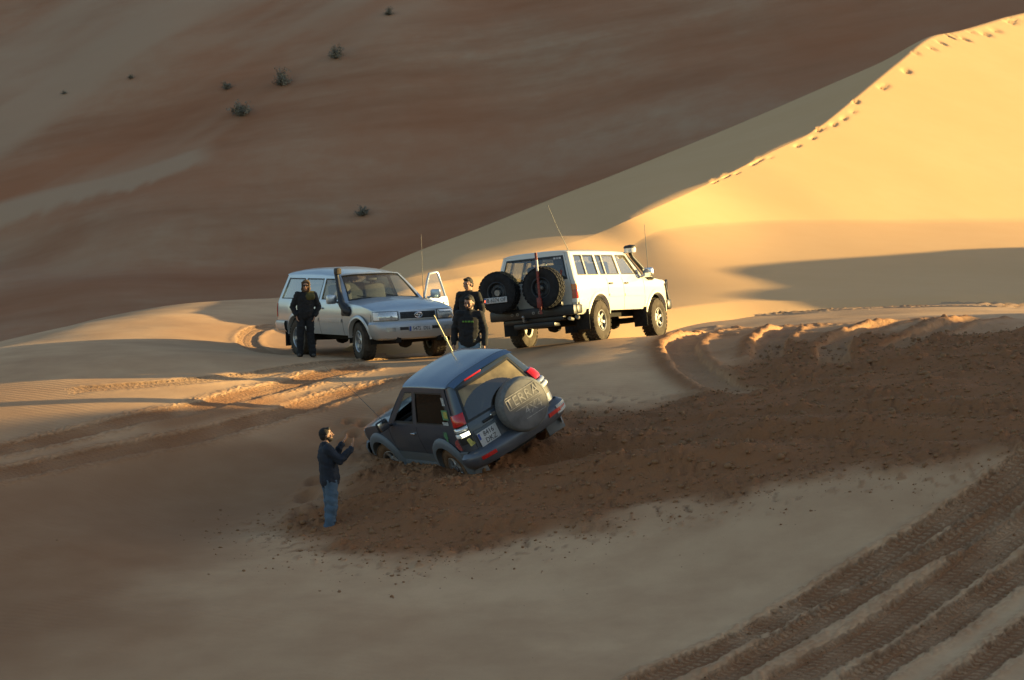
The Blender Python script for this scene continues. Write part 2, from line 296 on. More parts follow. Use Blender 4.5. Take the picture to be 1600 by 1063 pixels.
def prado_bed(x, y, z, lump):
    """sand dug out under the stuck car, heaped beside it"""
    M = np.array(BLUE_M)
    z = z+.08*np.exp(-(((x+2.2)/.45)**2+((y-42.7)/.6)**2))*(1+1.5*lump)-.12*np.exp(-(((x+1.9)/.4)**2+((y-43.4)/.4)**2))-.10*np.exp(-(((x+.75)/.5)**2+((y-41.5)/.3)**2))
    z = z-.34*np.exp(-(((x-.75)/.55)**2+((y-41.75)/.42)**2))
    n = M[:3, 2]; p0 = M[:3, 3]+n*.37                         # plane just below the floor
    zp = p0[2]-(n[0]*(x-p0[0])+n[1]*(y-p0[1]))/n[2]
    lx = (x-M[0, 3])*M[0, 0]+(y-M[1, 3])*M[1, 0]+(zp-M[2, 3])*M[2, 0]; ly = (x-M[0, 3])*M[0, 1]+(y-M[1, 3])*M[1, 1]+(zp-M[2, 3])*M[2, 1]
    w = sst(-.12, .12, np.minimum(np.minimum(lx+.75, 3.1-lx), np.minimum(ly+.9, .84-ly)))
    return np.where(z > zp-.03, z*(1-w)+(zp-.03)*w, z)
# ---------------------------------------------------------------- sand materials
def sand_mat(name, pale, darkened, churned, attrs=True, ripple=1., streak=0., bump=.35):
    m, nt, b = new_mat(name); L = nt.links.new; N = nt.nodes.new
    def mix(f, a, c, bt='MIX'):
        x = N('ShaderNodeMix'); x.data_type = 'RGBA'; x.blend_type = bt
        if hasattr(f, 'default_value') or hasattr(f, 'is_linked'): L(f, x.inputs[0])
        else: x.inputs[0].default_value = f
        for i, q in ((6, a), (7, c)):
            if isinstance(q, tuple): x.inputs[i].default_value = (*q, 1)
            else: L(q, x.inputs[i])
        return x.outputs[2]
    def math_(op, a, c=None, clamp=False):
        x = N('ShaderNodeMath'); x.operation = op; x.use_clamp = clamp
        for i, q in ((0, a), (1, c)):
            if q is None: continue
            if isinstance(q, (int, float)): x.inputs[i].default_value = q
            else: L(q, x.inputs[i])
        return x.outputs[0]
    def rng(v, a, c, d=0., e=1.):
        x = N('ShaderNodeMapRange'); L(v, x.inputs[0])
        for i, q in ((1, a), (2, c), (3, d), (4, e)): x.inputs[i].default_value = q
        return x.outputs[0]
    def noise(vec, sc, det=4, ro=.55):
        x = N('ShaderNodeTexNoise'); x.inputs['Scale'].default_value = sc; x.inputs['Detail'].default_value = det; x.inputs['Roughness'].default_value = ro
        L(vec, x.inputs['Vector']); return x.outputs['Fac']
    def mapped(rot, sc):
        x = N('ShaderNodeMapping'); L(tc.outputs['Object'], x.inputs[0]); x.inputs['Rotation'].default_value = rot; x.inputs['Scale'].default_value = sc
        return x.outputs[0]
    def attr(n):
        x = N('ShaderNodeAttribute'); x.attribute_name = n; return x.outputs['Fac']
    tc = N('ShaderNodeTexCoord')
    o = tc.outputs['Object']
    big = noise(o, .12, 5); mid = noise(o, .9, 6, .6); fine = noise(o, 38, 4, .7)
    c = mix(rng(big, .42, .62), pale, tuple(.55*p+.45*q for p, q in zip(pale, darkened)))
    c = mix(rng(mid, .35, .7, 0, .35), c, darkened)
    if attrs:
        vig = attr('darkened'); c = mix(math_('MULTIPLY', vig, rng(mid, .2, .7, .75, 1.), True), c, darkened)  # painted vignette darkness over the left slope
        ch = attr('churn')
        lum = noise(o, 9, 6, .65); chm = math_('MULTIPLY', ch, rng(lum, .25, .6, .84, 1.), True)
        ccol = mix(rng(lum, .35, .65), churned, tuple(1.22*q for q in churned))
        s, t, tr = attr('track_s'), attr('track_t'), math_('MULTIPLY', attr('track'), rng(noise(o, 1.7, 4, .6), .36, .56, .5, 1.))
        # chevron blocks across the print: groove shade painted in as darker sand colour
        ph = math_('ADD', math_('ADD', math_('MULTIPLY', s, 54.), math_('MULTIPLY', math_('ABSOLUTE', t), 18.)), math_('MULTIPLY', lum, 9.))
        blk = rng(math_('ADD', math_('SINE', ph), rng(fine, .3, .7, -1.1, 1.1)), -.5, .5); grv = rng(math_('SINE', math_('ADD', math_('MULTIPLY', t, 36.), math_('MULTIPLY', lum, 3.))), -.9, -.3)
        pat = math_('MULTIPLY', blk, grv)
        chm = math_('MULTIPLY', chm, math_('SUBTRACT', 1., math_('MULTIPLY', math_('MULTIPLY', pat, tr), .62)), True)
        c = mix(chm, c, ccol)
    if streak:
        a1 = noise(mapped((0, 0, R(-35)), (.03, .10, .02)), 1., 6, .6); a2 = noise(mapped((0, 0, R(-58)), (.022, .16, .06)), 1., 5, .65)
        c = mix(rng(a1, .42, .66, 0, streak), c, darkened); c = mix(rng(a2, .48, .7, 0, streak*.8), c, churned)
        pl = attr('pale'); c = mix(math_('MULTIPLY', pl, rng(a1, .3, .6, .55, 1), True), c, tuple(p*1.02 for p in pale))
    c = mix(rng(fine, .3, .7, 0, .12), c, darkened)
    L(c, b.inputs['Base Color']); b.inputs['Roughness'].default_value = .95; b.inputs['Specular IOR Level'].default_value = .12
    # relief: grain, wind ripples, tread print
    h = math_('MULTIPLY', fine, .006)
    w = N('ShaderNodeTexWave'); w.inputs['Scale'].default_value = 2.2; w.inputs['Distortion'].default_value = 3.5; w.inputs['Detail'].default_value = 2; w.inputs['Detail Scale'].default_value = .6
    L(mapped((0, 0, R(-62)), (1, 1, 1)), w.inputs['Vector'])
    rp = math_('MULTIPLY', w.outputs['Fac'], math_('MULTIPLY', rng(noise(o, .35, 3), .45, .62), .005*ripple))
    h = math_('ADD', h, rp)
    if attrs:
        keep = math_('SUBTRACT', 1., ch, True)
        h = math_('MULTIPLY', h, math_('ADD', math_('MULTIPLY', keep, .85), .15))
        h = math_('ADD', h, math_('MULTIPLY', math_('MULTIPLY', noise(o, 15, 6, .72), ch), .075)); h = math_('ADD', h, math_('MULTIPLY', math_('MULTIPLY', noise(o, 48, 3, .6), ch), .022))
        h = math_('ADD', h, math_('MULTIPLY', math_('MULTIPLY', pat, tr), .10))
    bp = N('ShaderNodeBump'); bp.inputs['Strength'].default_value = bump*2; bp.inputs['Distance'].default_value = 1.
    L(h, bp.inputs['Height']); L(bp.outputs[0], b.inputs['Normal'])
    return m
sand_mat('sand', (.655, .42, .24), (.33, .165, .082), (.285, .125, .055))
sand_mat('dune_sand', (.69, .43, .215), (.65, .385, .18), (.45, .26, .13), attrs=False, ripple=.5)
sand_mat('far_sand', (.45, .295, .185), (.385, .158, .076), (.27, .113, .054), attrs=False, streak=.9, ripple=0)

# ---------------------------------------------------------------- the ground sheet
def axis(parts):
    a = [parts[0][0]]
    for lo, hi, st in parts:
        n = max(1, int(round((hi-lo)/st))); a += list(lo+(hi-lo)*(np.arange(1, n+1)/n))
    return np.array(a)
gx = np.r_[-np.geomspace(700, 16, 26), axis([(-14, -10, .25), (-10, 10.8, .04), (10.8, 15, .25)]), np.geomspace(17, 700, 26)]
gy = np.r_[np.linspace(-80, 20, 20), axis([(22, 30, .25), (30, 54, .05), (54, 68, .1), (68, 92, .4)]), np.geomspace(95, 1200, 30)]
X, Y = np.meshgrid(gx, gy)
NEAR = (np.abs(X-.4) < 11.5) & (Y > 29) & (Y < 70)

def terrain(X, Y, detail=True):
    """height and masks of the sand at any point"""
    sh = X.shape; x = X.ravel(); y = Y.ravel(); z = base_h(x, y)
    z = z+.10*fbm(x/6, y/6, 3, 3)*sst(0, 6, np.abs(y-46)+2)*.7
    n1 = fbm(x*1.1, y*1.1, 11, 4); wob = .28*n1
    sd = poly_sd(x, y, CHURN)+wob; sd2 = poly_sd(x, y, CHURN2)+wob
    low = fbm(x*.45, y*.45, 29, 3)
    m = sst(-.55, .45, sd+.25*low); m2 = sst(-.3, .35, sd2)*(.55+.45*sst(-.2, .25, low))
    churn = np.maximum(m, m2*.62)
    # loose spray of clods thrown past the edge
    churn = np.maximum(churn, sst(-1.3, .1, sd)*sst(.34, .5, perlin(x*7, y*4.5, 71)+.3*perlin(x*17, y*12, 5))*.7)
    lump = np.abs(fbm(x*2.6, y*1.9, 41, 2))*.055+np.abs(perlin(x*6, y*4.5, 43))*.03+perlin(x*12, y*8.5, 47)*.024
    furrow = perlin(x*.5+y*1.2, y*.35-x*.1, 53)*.10
    z = z+churn*(lump*(.12+1.5*sst(-.35, .55, n1+.4*low))+furrow-.03)
    ts = np.zeros_like(z); tt = np.zeros_like(z); tm = np.zeros_like(z)
    for k, P in TRK.items():
        if k[0] == 'F': continue
        wid = {'T': .24, 'L': .26, 'C': .22, 'D': .16, 'E': .30}[k[0]]
        if k == 'T3': wid = .34
        if k == 'C2': wid = .15
        Q = spline(P); bb = (x > Q[:, 0].min()-2) & (x < Q[:, 0].max()+2) & (y > Q[:, 1].min()-2) & (y < Q[:, 1].max()+2)
        if not bb.any(): continue
        c, s, tot = line_dist(x[bb], y[bb], Q); a = np.abs(c+.035*perlin(x[bb]*2.2, y[bb]*2.2, 61)+(.05 if k[0] in 'TL' else .02)*perlin(x[bb]*8, y[bb]*8, 62))
        end = sst(-.01, .5, s)*sst(-.01, .5, tot-s) if k[0] in 'CDE' else np.ones_like(s)
        ins = (1-sst(wid*.86, wid*1.06, a))*end
        berm = np.exp(-((a-wid*1.35)/(wid*.42))**2)*end
        dep = {'T': .05, 'L': .035, 'C': .03, 'D': .05, 'E': .085}[k[0]]; bh = {'T': .026, 'L': .008, 'C': .008, 'D': .03, 'E': .032}[k[0]]
        rough = np.abs(perlin(x[bb]*9, y[bb]*8, 67))+.5*np.abs(perlin(x[bb]*17, y[bb]*15, 69))
        if k[0] == 'E': rough = .8*np.abs(perlin(x[bb]*4, y[bb]*3, 67))+.25*np.abs(perlin(x[bb]*12, y[bb]*10, 69))
        keep = 1-churn[bb]*(.8 if k[0] in 'TLC' else .2)
        dz = (-dep*ins+berm*(bh+bh*1.4*rough))*keep
        if k[0] == 'E':   # sliding wheel: the outer side carries the bigger heap
            out = np.exp(-((c*(1 if k == 'E1' else 1)+wid*1.6)/(wid*.7))**2)*end
            dz = dz+out*.03*(.5+rough)
            churn[bb] = np.maximum(churn[bb]*(1-.75*ins), np.maximum(out*.9, .75*berm))
            churn[bb] = np.maximum(churn[bb], .55*ins)
        z[bb] += dz
        if k[0] in 'TL':
            e = ins*(1. if k[0] == 'T' else .9)+berm*(.45 if k[0] == 'T' else .6)*sst(.15, .5, rough)
            e = e*(.72+.4*perlin(x[bb]*1.4, y[bb]*1.1, 63))
            churn[bb] = np.maximum(churn[bb], np.clip(e*1.25, 0, 1)*(.95 if k[0] == 'T' else .86))
            if k == 'L1': churn[bb] = np.maximum(churn[bb], .7*sst(-.2, .3, -c+.3*n1[bb])*(1-sst(.5, .95, -c))*sst(3.2, 4.2, s)*(1-sst(6.2, 7.5, s)))
        elif k[0] in 'DC':
            churn[bb] = np.maximum(churn[bb], (.25 if k[0] == 'C' else .4)*ins)
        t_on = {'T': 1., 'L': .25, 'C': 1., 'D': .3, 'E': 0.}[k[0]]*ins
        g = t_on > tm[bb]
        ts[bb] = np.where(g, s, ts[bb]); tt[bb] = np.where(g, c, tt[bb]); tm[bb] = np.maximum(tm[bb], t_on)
    # the ledge scraped behind the stuck car
    c, s, tot = line_dist(x, y, spline(TRK['F1']))
    z = z-.12*np.exp(-((c)/.10)**2)*sst(0, .4, s)*sst(0, .6, tot-s)
    darkened = sst(-1.9, .8, poly_sd(x, y, VIGNETTE)+.5*low)
    # footprints
    for fx, fy, fr in FOOT:
        d2 = ((x-fx)**2/(.09*fr)**2+(y-fy)**2/(.17*fr)**2)
        z = z-.075*np.exp(-d2)+.03*np.exp(-(np.sqrt(d2)-1.7)**2/.3); churn = np.maximum(churn, .7*np.exp(-d2/3))
    # hollow dug behind the stuck car and the sand heaped along its near side
    c, s, tot = line_dist(x, y, spline(HOLLOW)); e = sst(-.1, .8, s)*sst(0, 1.2, tot-s); g = np.exp(-(c/.42)**2)*e
    z = z-.22*g-.6*g*churn*lump
    c, s, tot = line_dist(x, y, spline(HEAP)); z = z+.15*np.exp(-(c/.32)**2)*sst(-.1, .8, s)*sst(0, 1.5, tot-s)*(.7+2.5*lump)
    for k in (0, 1, 2):
        c, s, tot = line_dist(x, y, spline(RUTS[k])); e = sst(-.1, .6, s)*sst(0, .8, tot-s)*(.6+.4*n1)
        z = z+(-.10*np.exp(-(c/.16)**2)+.07*np.exp(-((np.abs(c)-.34)/.14)**2)*(.5+3*lump))*e*churn
    z = prado_bed(x, y, z, lump*churn)
    return z.reshape(sh), churn.reshape(sh), darkened.reshape(sh), ts.reshape(sh), tt.reshape(sh), tm.reshape(sh)
Z, CHM, VGM, TS, TT, TM = terrain(X, Y)
def grid_mesh(name, X, Y, Z, attrs):
    ny, nx = X.shape; V = np.stack([X, Y, Z], 2).reshape(-1, 3)
    i = (np.arange(ny-1)[:, None]*nx+np.arange(nx-1)[None]).ravel(); F = np.stack([i, i+1, i+nx+1, i+nx], 1)
    me = bpy.data.meshes.new(name); me.vertices.add(len(V)); me.vertices.foreach_set('co', V.ravel())
    me.loops.add(F.size); me.loops.foreach_set('vertex_index', F.ravel().astype(np.int32))
    me.polygons.add(len(F)); me.polygons.foreach_set('loop_start', np.arange(0, F.size, 4, dtype=np.int32))
    me.polygons.foreach_set('use_smooth', np.ones(len(F), bool)); me.update(calc_edges=True)
    for k, a in attrs.items():
        at = me.attributes.new(k, 'FLOAT', 'POINT'); at.data.foreach_set('value', np.asarray(a, np.float32).ravel())
    return me
ground = tag(obj('sand_ground', grid_mesh('sand_ground', X, Y, Z, dict(churn=CHM, darkened=VGM, track_s=TS, track_t=TT, track=TM)), 'sand'), kind='structure')

# sunlit dune: sections from its back over the crest to its foot
def dune_mesh():
    S = [spline([s[k] for s in DUNE], 26) for k in range(4)]; n = len(S[0]); rows = []
    O, Rr, T, A = S
    def lerp(a, b, t): return a+(b-a)*t
    back = O+np.array([-5, 14, -9.]); back2 = O+np.array([-1.5, 4, -1.2])
    rows += [back, back2, O]
    for t in np.linspace(0, 1, 12)[1:-1]:
        p = lerp(O, Rr, t); p[:, 2] += .12*np.sin(np.pi*t); rows.append(p)
    w0 = sst(6*26, 9*26, np.arange(n))     # crest sharpens to the right
    r = Rr.copy(); idx = np.arange(n)
    rows.append(r)
    rg = np.random.default_rng(12); marks = []; k = 8*26+4
    while k < n-4: marks.append((k, rg.uniform(.012, .05), rg.uniform(.08, .26)*(1 if rg.random() < .75 else .4), rg.uniform(.4, .85))); k += int(rg.choice([2, 3, 4, 5, 8, 13]))
    for t in np.concatenate([np.linspace(0, .12, 13)[1:], np.linspace(.12, 1, 26)[1:]]):
        p = lerp(Rr, T, t)
        for (k, tc, dp, wd) in marks:
            if abs(t-tc) < .04: p[:, 2] -= dp*np.exp(-((idx-k)/wd)**2-((t-tc)/.010)**2)
        rows.append(p)
    for t in np.linspace(0, 1, 22)[1:]:
        p = lerp(T, A, t); p[:, 2] += (-.30*np.sin(np.pi*t)*(1-t*.3)); rows.append(p)
    e = A.copy(); e[:, 1] -= 2.5; e[:, 2] -= .8; rows.append(e)
    P = np.array(rows)[::-1]
    P[:-3, :, 2] += .02*fbm(P[:-3, :, 0]/6, P[:-3, :, 1]/9, 21, 2)
    return P
P = dune_mesh()
tag(obj('sand_dune', grid_mesh('sand_dune', P[..., 0], P[..., 1], P[..., 2], {}), 'dune_sand'), 'sharp-crested golden dune catching the low sun behind the white car', kind='structure')

# dune beyond the right edge, the one whose long shadow lies over the slope
RY = [(-60, 1.), (0, 3.), (25, 4.8), (40, 5.1), (42.6, 4.9), (44, 4.36), (46.6, 4.36), (48.2, 5.0), (50.5, 5.25), (51.4, 5.0), (52, 4.2), (52.8, 3.8), (54.3, 4.2), (55, 3.8), (56, 3.0), (57.5, 2.6), (62, 2.4), (63.4, 3.2), (64.6, 4.4), (66.5, 4.55), (68.5, 4.4), (70.5, 4.6), (73, 4.95), (76, 4.7), (81.5, 3.95), (84, 3.4), (86, 2.6), (110, 0), (130, -5)]
ys = np.linspace(-60, 130, 380); rz = np.interp(ys, [a for a, _ in RY], [b for _, b in RY]); rz = np.convolve(np.pad(rz, 1, 'edge'), np.ones(3)/3, 'valid')
u = np.linspace(0, 1, 40); DX = np.r_[15+15*u, (30+40*u)[1:]]
XX, YY = np.meshgrid(DX, ys)
prof = np.where(XX <= 30, sst(0, 1, (XX-15)/15)*.35+.65*np.clip((XX-15)/15, 0, 1), np.exp(-((XX-30)/14)**2))
ZB = base_h(XX, YY)-.35; ZZ = ZB+(np.maximum(rz[:, None], ZB+.2)-ZB)*prof+.06*fbm(XX/5, YY/5, 31, 3)*prof
tag(obj('sand_dune', grid_mesh('sand_dune', XX, YY, ZZ, {}), 'dune_sand'), 'low dune ridge beyond the right edge that shades the slope', kind='structure')

# the great dune behind, wholly in shade
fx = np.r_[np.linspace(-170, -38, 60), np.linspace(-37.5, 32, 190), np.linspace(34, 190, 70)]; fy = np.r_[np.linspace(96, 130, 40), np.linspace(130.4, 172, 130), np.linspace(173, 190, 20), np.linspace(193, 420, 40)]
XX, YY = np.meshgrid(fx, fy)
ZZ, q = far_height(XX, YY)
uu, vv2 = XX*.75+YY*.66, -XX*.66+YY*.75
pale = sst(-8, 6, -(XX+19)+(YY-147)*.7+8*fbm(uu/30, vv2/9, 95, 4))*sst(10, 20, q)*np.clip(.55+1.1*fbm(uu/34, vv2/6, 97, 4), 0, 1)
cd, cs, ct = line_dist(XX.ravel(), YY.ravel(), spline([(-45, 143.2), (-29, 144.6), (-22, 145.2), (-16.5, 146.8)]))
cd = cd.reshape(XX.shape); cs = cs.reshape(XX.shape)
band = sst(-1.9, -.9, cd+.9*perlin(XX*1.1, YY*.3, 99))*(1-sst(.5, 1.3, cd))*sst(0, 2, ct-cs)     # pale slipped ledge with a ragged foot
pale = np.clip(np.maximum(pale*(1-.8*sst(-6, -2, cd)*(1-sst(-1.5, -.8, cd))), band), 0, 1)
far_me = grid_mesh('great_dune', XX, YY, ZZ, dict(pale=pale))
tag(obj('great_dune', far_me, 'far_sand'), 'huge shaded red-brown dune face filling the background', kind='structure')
# ---------------------------------------------------------------- vehicle materials
paint('silver_paint', (.46, .53, .60), .75, .30, dust_amt=.55, z0=.45, z1=1.0)
paint('white_paint', (.70, .68, .61), .0, .30, dust_amt=.35, z0=.55, z1=.9, dust=(.55, .43, .28))
paint('blue_paint', (.030, .055, .095), .35, .30, dust_amt=.38, z0=.30, z1=1.15, dust=(.30, .26, .22))
paint('roof_sky_blue', (.035, .085, .17), .45, .25, dust_amt=.06, z0=1.5, z1=1.75, dust=(.30, .28, .26))  # body blue made bluer: sky reflection painted into the roof colour
paint('flare_plastic', (.085, .115, .145), .0, .5, dust_amt=.28, z0=.3, z1=1.1, dust=(.32, .27, .21), coat=0)
simple('black_plastic', (.022, .023, .026), .55, noise=.3, scale=9)
simple('steel_black', (.018, .019, .022), .42, noise=.3, scale=12)
simple('rubber', (.022, .022, .024), .85, noise=.4, scale=14, spec=.25)
simple('dusty_rubber', (.085, .070, .055), .92, noise=.45, scale=7, spec=.15)
simple('sandy_rubber', (.16, .10, .06), .95, noise=.4, scale=7, spec=.1)
simple('alloy', (.46, .47, .48), .38, .8, noise=.25, scale=12)
simple('dull_alloy', (.30, .29, .27), .55, .6, noise=.3, scale=12)
simple('dark_steel', (.045, .05, .058), .5, .5, noise=.3, scale=12)
simple('well_dark', (.012, .011, .010), .95)
simple('trim_dark', (.030, .031, .034), .8, noise=.2)
simple('seat_cloth', (.075, .078, .085), .9, noise=.3, scale=30)
simple('seat_tan', (.22, .19, .15), .9, noise=.3, scale=30)
simple('chrome', (.75, .76, .78), .15, 1.)
simple('lamp_red', (.55, .012, .012), .15, coat=.8, noise=.2)
simple('lamp_amber', (.75, .20, .02), .2, coat=.8)
simple('lamp_clear', (.66, .70, .72), .10, .55, coat=.9, noise=.25, scale=40)
simple('lamp_white', (.80, .80, .78), .2, coat=.8)
simple('lit_lamp', (.9, .88, .7), .3, emit=(1.0, .92, .62))
simple('plate_white', (.55, .56, .57), .5, noise=.15, scale=30)
simple('plate_blue', (.03, .07, .30), .5)
simple('ink', (.03, .03, .035), .6)
simple('jack_red', (.22, .030, .022), .5, noise=.4, scale=25)
simple('cover_vinyl', (.145, .143, .146), .7, noise=.35, scale=5, bump=.1)
simple('cover_print', (.34, .33, .32), .7, noise=.5, scale=18)
simple('cover_rim', (.14, .15, .155), .6, noise=.25)
simple('sticker_green', (.10, .28, .14), .5, noise=.5, scale=40)
simple('sticker_yellow', (.42, .38, .08), .5, noise=.4, scale=40)
simple('sticker_red', (.42, .10, .10), .5, noise=.5, scale=30)
simple('sticker_pale', (.42, .45, .46), .5, noise=.5, scale=40)
simple('yellow_pole', (.75, .70, .38), .5, noise=.2)
simple('antenna', (.14, .13, .12), .6, .2)
glass('glass_clear', (.80, .86, .86), .6, .06)
glass('glass_screen', (.72, .80, .80), .7, .10)
glass('glass_tint', (.38, .44, .47), .9, .05)
glass('glass_dark', (.03, .03, .03), .0, .10, (.10, .08, .06))
glass('glass_pale', (.62, .72, .76), 2.6, .04)
glass('glass_sky', (.60, .70, .76), 1.9, .02)
glass('glass_dusty', (.25, .28, .30), .3, .52, (.56, .44, .26))
glass('glass_wiped', (.12, .18, .24), .9, .04)

def lin(pts):
    a = np.array(pts, float); return lambda t: float(np.interp(t, a[:, 0], a[:, 1]))
def panel(mb, fn, us, vs, holes=(), nu=4, nv=3):
    for i in range(len(us)-1):
        for j in range(len(vs)-1):
            if (i, j) in holes: continue
            mb.grid([[fn(us[i]+(us[i+1]-us[i])*a/nu, vs[j]+(vs[j+1]-vs[j])*b/nv) for b in range(nv+1)] for a in range(nu+1)])
    return mb
class End:
    """front or rear end of a body: plan curve with rounded corners, leaning and narrowing with height"""
    def __init__(s, xc, xf, W, dx, n=3.6):
        th = np.linspace(-math.pi/2, math.pi/2, 181); c = np.abs(np.cos(th))**(2/n); q = np.sign(np.sin(th))*np.abs(np.sin(th))**(2/n)
        s.x = (xf-xc)*c; s.y = q; s.xc = xc; s.W = W; s.dx = dx
        L = np.r_[0, np.cumsum(np.hypot(np.diff(s.x), np.diff(s.y*W(.9))))]; s.a = L/L[-1]*2-1; s.sg = 1 if xf > xc else -1
    def a_of(s, yn): return float(np.interp(yn, s.y, s.a))
    def __call__(s, a, z, off=0.):
        x = float(np.interp(a, s.a, s.x)); y = float(np.interp(a, s.a, s.y)); e = .01
        x1 = float(np.interp(min(1, a+e), s.a, s.x)); y1 = float(np.interp(min(1, a+e), s.a, s.y)); x0 = float(np.interp(max(-1, a-e), s.a, s.x)); y0 = float(np.interp(max(-1, a-e), s.a, s.y))
        W = s.W(z); tx, ty = x1-x0, (y1-y0)*W; l = math.hypot(tx, ty) or 1; nx, ny = ty/l, -tx/l
        if nx*s.sg+ny*(1 if y > 0 else -1)*.001 < 0 or (abs(nx) < 1e-3 and ny*y < 0): nx, ny = -nx, -ny
        return (s.xc+x+s.dx(z)+nx*off, y*W+ny*off, z)
def text_mesh(body, size, name='lettering'):
    cu = bpy.data.curves.new(name, 'FONT'); cu.body = body; cu.size = size; cu.align_x = 'CENTER'; cu.align_y = 'CENTER'; cu.extrude = .0012; cu.resolution_u = 2
    o = bpy.data.objects.new(name, cu); COL.objects.link(o); dg = bpy.context.evaluated_depsgraph_get(); me = bpy.data.meshes.new_from_object(o.evaluated_get(dg))
    bpy.data.objects.remove(o); bpy.data.curves.remove(cu); return me
def lettering(body, size, mat, parent, M, sx=1., apart=False):
    me = text_mesh(body, size); me.transform(M @ Matrix.Diagonal((sx, 1, 1, 1))); me.update()
    if not apart: return tag(obj('lettering', me, mat, parent), kind='stuff')
    bm = bmesh.new(); bm.from_mesh(me); bm.verts.index_update(); left = set(bm.verts)
    while left:                                   # large print: every letter on its own
        st = [left.pop()]; isl = set(st)
        while st:
            for e in st.pop().link_edges:
                for v in e.verts:
                    if v in left: left.remove(v); isl.add(v); st.append(v)
        b2 = bm.copy(); b2.verts.index_update(); keep = {v.index for v in isl}; bmesh.ops.delete(b2, geom=[v for v in b2.verts if v.index not in keep], context='VERTS')
        m2 = bpy.data.meshes.new('letter'); b2.to_mesh(m2); b2.free(); obj('letter', m2, mat, parent)
    bm.free()
def frame_at(p, xdir, up):
    """matrix whose X runs along xdir, Y along up, Z out of the surface"""
    x = Vector(xdir).normalized(); y = Vector(up); y = (y-x*y.dot(x)).normalized(); z = x.cross(y)
    M = Matrix.Identity(4)
    for i in range(3): M[i][0], M[i][1], M[i][2], M[i][3] = x[i], y[i], z[i], p[i]
    return M
def plate(parent, M, w, h, rows, blue=True, name='number_plate', hgt=None):
    mb = MB(); mb.box((0, 0, 0), (w, h, .008), M, .004); p = mb.build(name, 'plate_white', parent)
    if blue: MB().box((-w/2+.022, 0 if len(rows) == 1 else h*.22, .005), (.04, h*.86 if len(rows) == 1 else h*.42, .003), M).build('plate_band', 'plate_blue', p)
    n = len(rows)
    for i, r in enumerate(rows):
        sz = hgt or h/n*.98
        lettering(r, sz, 'ink', p, M @ Matrix.Translation((.018, (n-1)/2*h/n*.96-i*h/n*.96, .0065)), .88)
    return p

# ---------------------------------------------------------------- wheels
def tyre_mesh(Rr, w, rim, lugs=34, lug=.014):
    h = w/2; Rb = Rr-lug; mb = MB()
    mb.lathe([(rim-.012, -h*.80), (rim+.015, -h*.90), (rim+(Rb-rim)*.45, -h*1.02), (Rb-.035, -h*.97), (Rb-.008, -h*.84), (Rb, -h*.6), (Rb+.002, 0), (Rb, h*.6), (Rb-.008, h*.84), (Rb-.035, h*.97), (rim+(Rb-rim)*.45, h*1.02), (rim+.015, h*.90), (rim-.012, h*.80)], 44)
    for k in range(lugs):
        for row, (yc, wd, ph) in enumerate(((-.78, .40, 0), (-.26, .40, .5), (.26, .40, .15), (.78, .40, .65))):
            a = 2*math.pi*(k+ph)/lugs; da = 2*math.pi/lugs*.34; y0, y1 = (yc-wd/2)*h, (yc+wd/2)*h; sk = da*.5*(1 if row % 2 else -1)
            r0 = Rb-.012 if abs(yc) > .5 else Rb-.004; r1 = Rr-(.012 if abs(yc) > .5 else 0)
            V = [(r*math.cos(a+s*da+t*sk), (y0 if t < 0 else y1), r*math.sin(a+s*da+t*sk)) for r in (r0, r1) for t in (-1, 1) for s in (-1, 1)]
            mb.add(V, [(0, 1, 5, 4), (2, 6, 7, 3), (0, 4, 6, 2), (1, 3, 7, 5), (4, 5, 7, 6)])
    return mb
def rim_mesh(rim, w, style):
    """outer face looks along -Y"""
    h = w/2; mb = MB(); y0 = -h*.70
    mb.lathe([(rim+.006, -h*.92), (rim-.004, -h*.95), (rim-.02, -h*.86), (rim-.03, -h*.5), (rim-.035, h*.8), (rim, h*.9)], 36)
    if style == 'steel':
        mb.lathe([(rim-.028, -h*.55), (rim*.82, -h*.42), (rim*.70, -h*.52), (rim*.50, -h*.55), (rim*.36, -h*.30), (.052, -h*.25), (.05, -h*.5), (.03, -h*.55), (.001, -h*.56)], 36)
        for k in range(8):
            a = 2*math.pi*k/8; mb.lathe([(.021, 0), (.019, -.006), (.001, -.006)], 10, Matrix.Translation((rim*.64*math.cos(a), -h*.53, rim*.64*math.sin(a))))
        for k in range(6):
            a = 2*math.pi*(k+.5)/6; mb.lathe([(.012, .02), (.012, -.02), (.001, -.02)], 6, Matrix.Translation((.078*math.cos(a), -h*.30, .078*math.sin(a))))
        return mb
    mb.lathe([(rim-.03, h*.15), (rim*.5, h*.25), (.001, h*.25)], 28)                    # brake side, behind the spokes
    mb.lathe([(.001, y0-.016), (.038, y0-.016), (.044, y0-.004), (.075, y0), (.098, y0+.014), (.098, y0+.06)], 28)
    n = 5 if style == 'five' else 6
    for k in range(n):
        a = 2*math.pi*k/n+math.pi/2
        w0, w1 = (.034, .062) if style == 'five' else (.030, .040)
        ca, sa = math.cos(a), math.sin(a)
        def P(r, t, y): return (r*ca-t*sa, y, r*sa+t*ca)
        r0, r1 = .07, rim-.012
        V = []
        for r, ww, yo in ((r0, w0, y0-.002), ((r0+r1)/2, (w0+w1)*.46, y0+.012), (r1, w1, y0-.012)):
            V += [P(r, -ww, yo+.018), P(r, -ww*.7, yo), P(r, ww*.7, yo), P(r, ww, yo+.018), P(r, ww, yo+.05), P(r, -ww, yo+.05)]
        F = []
        for q in range(2):
            for j in range(6): F.append((q*6+j, q*6+(j+1) % 6, q*6+6+(j+1) % 6, q*6+6+j))
        mb.add(V, F)
    return mb
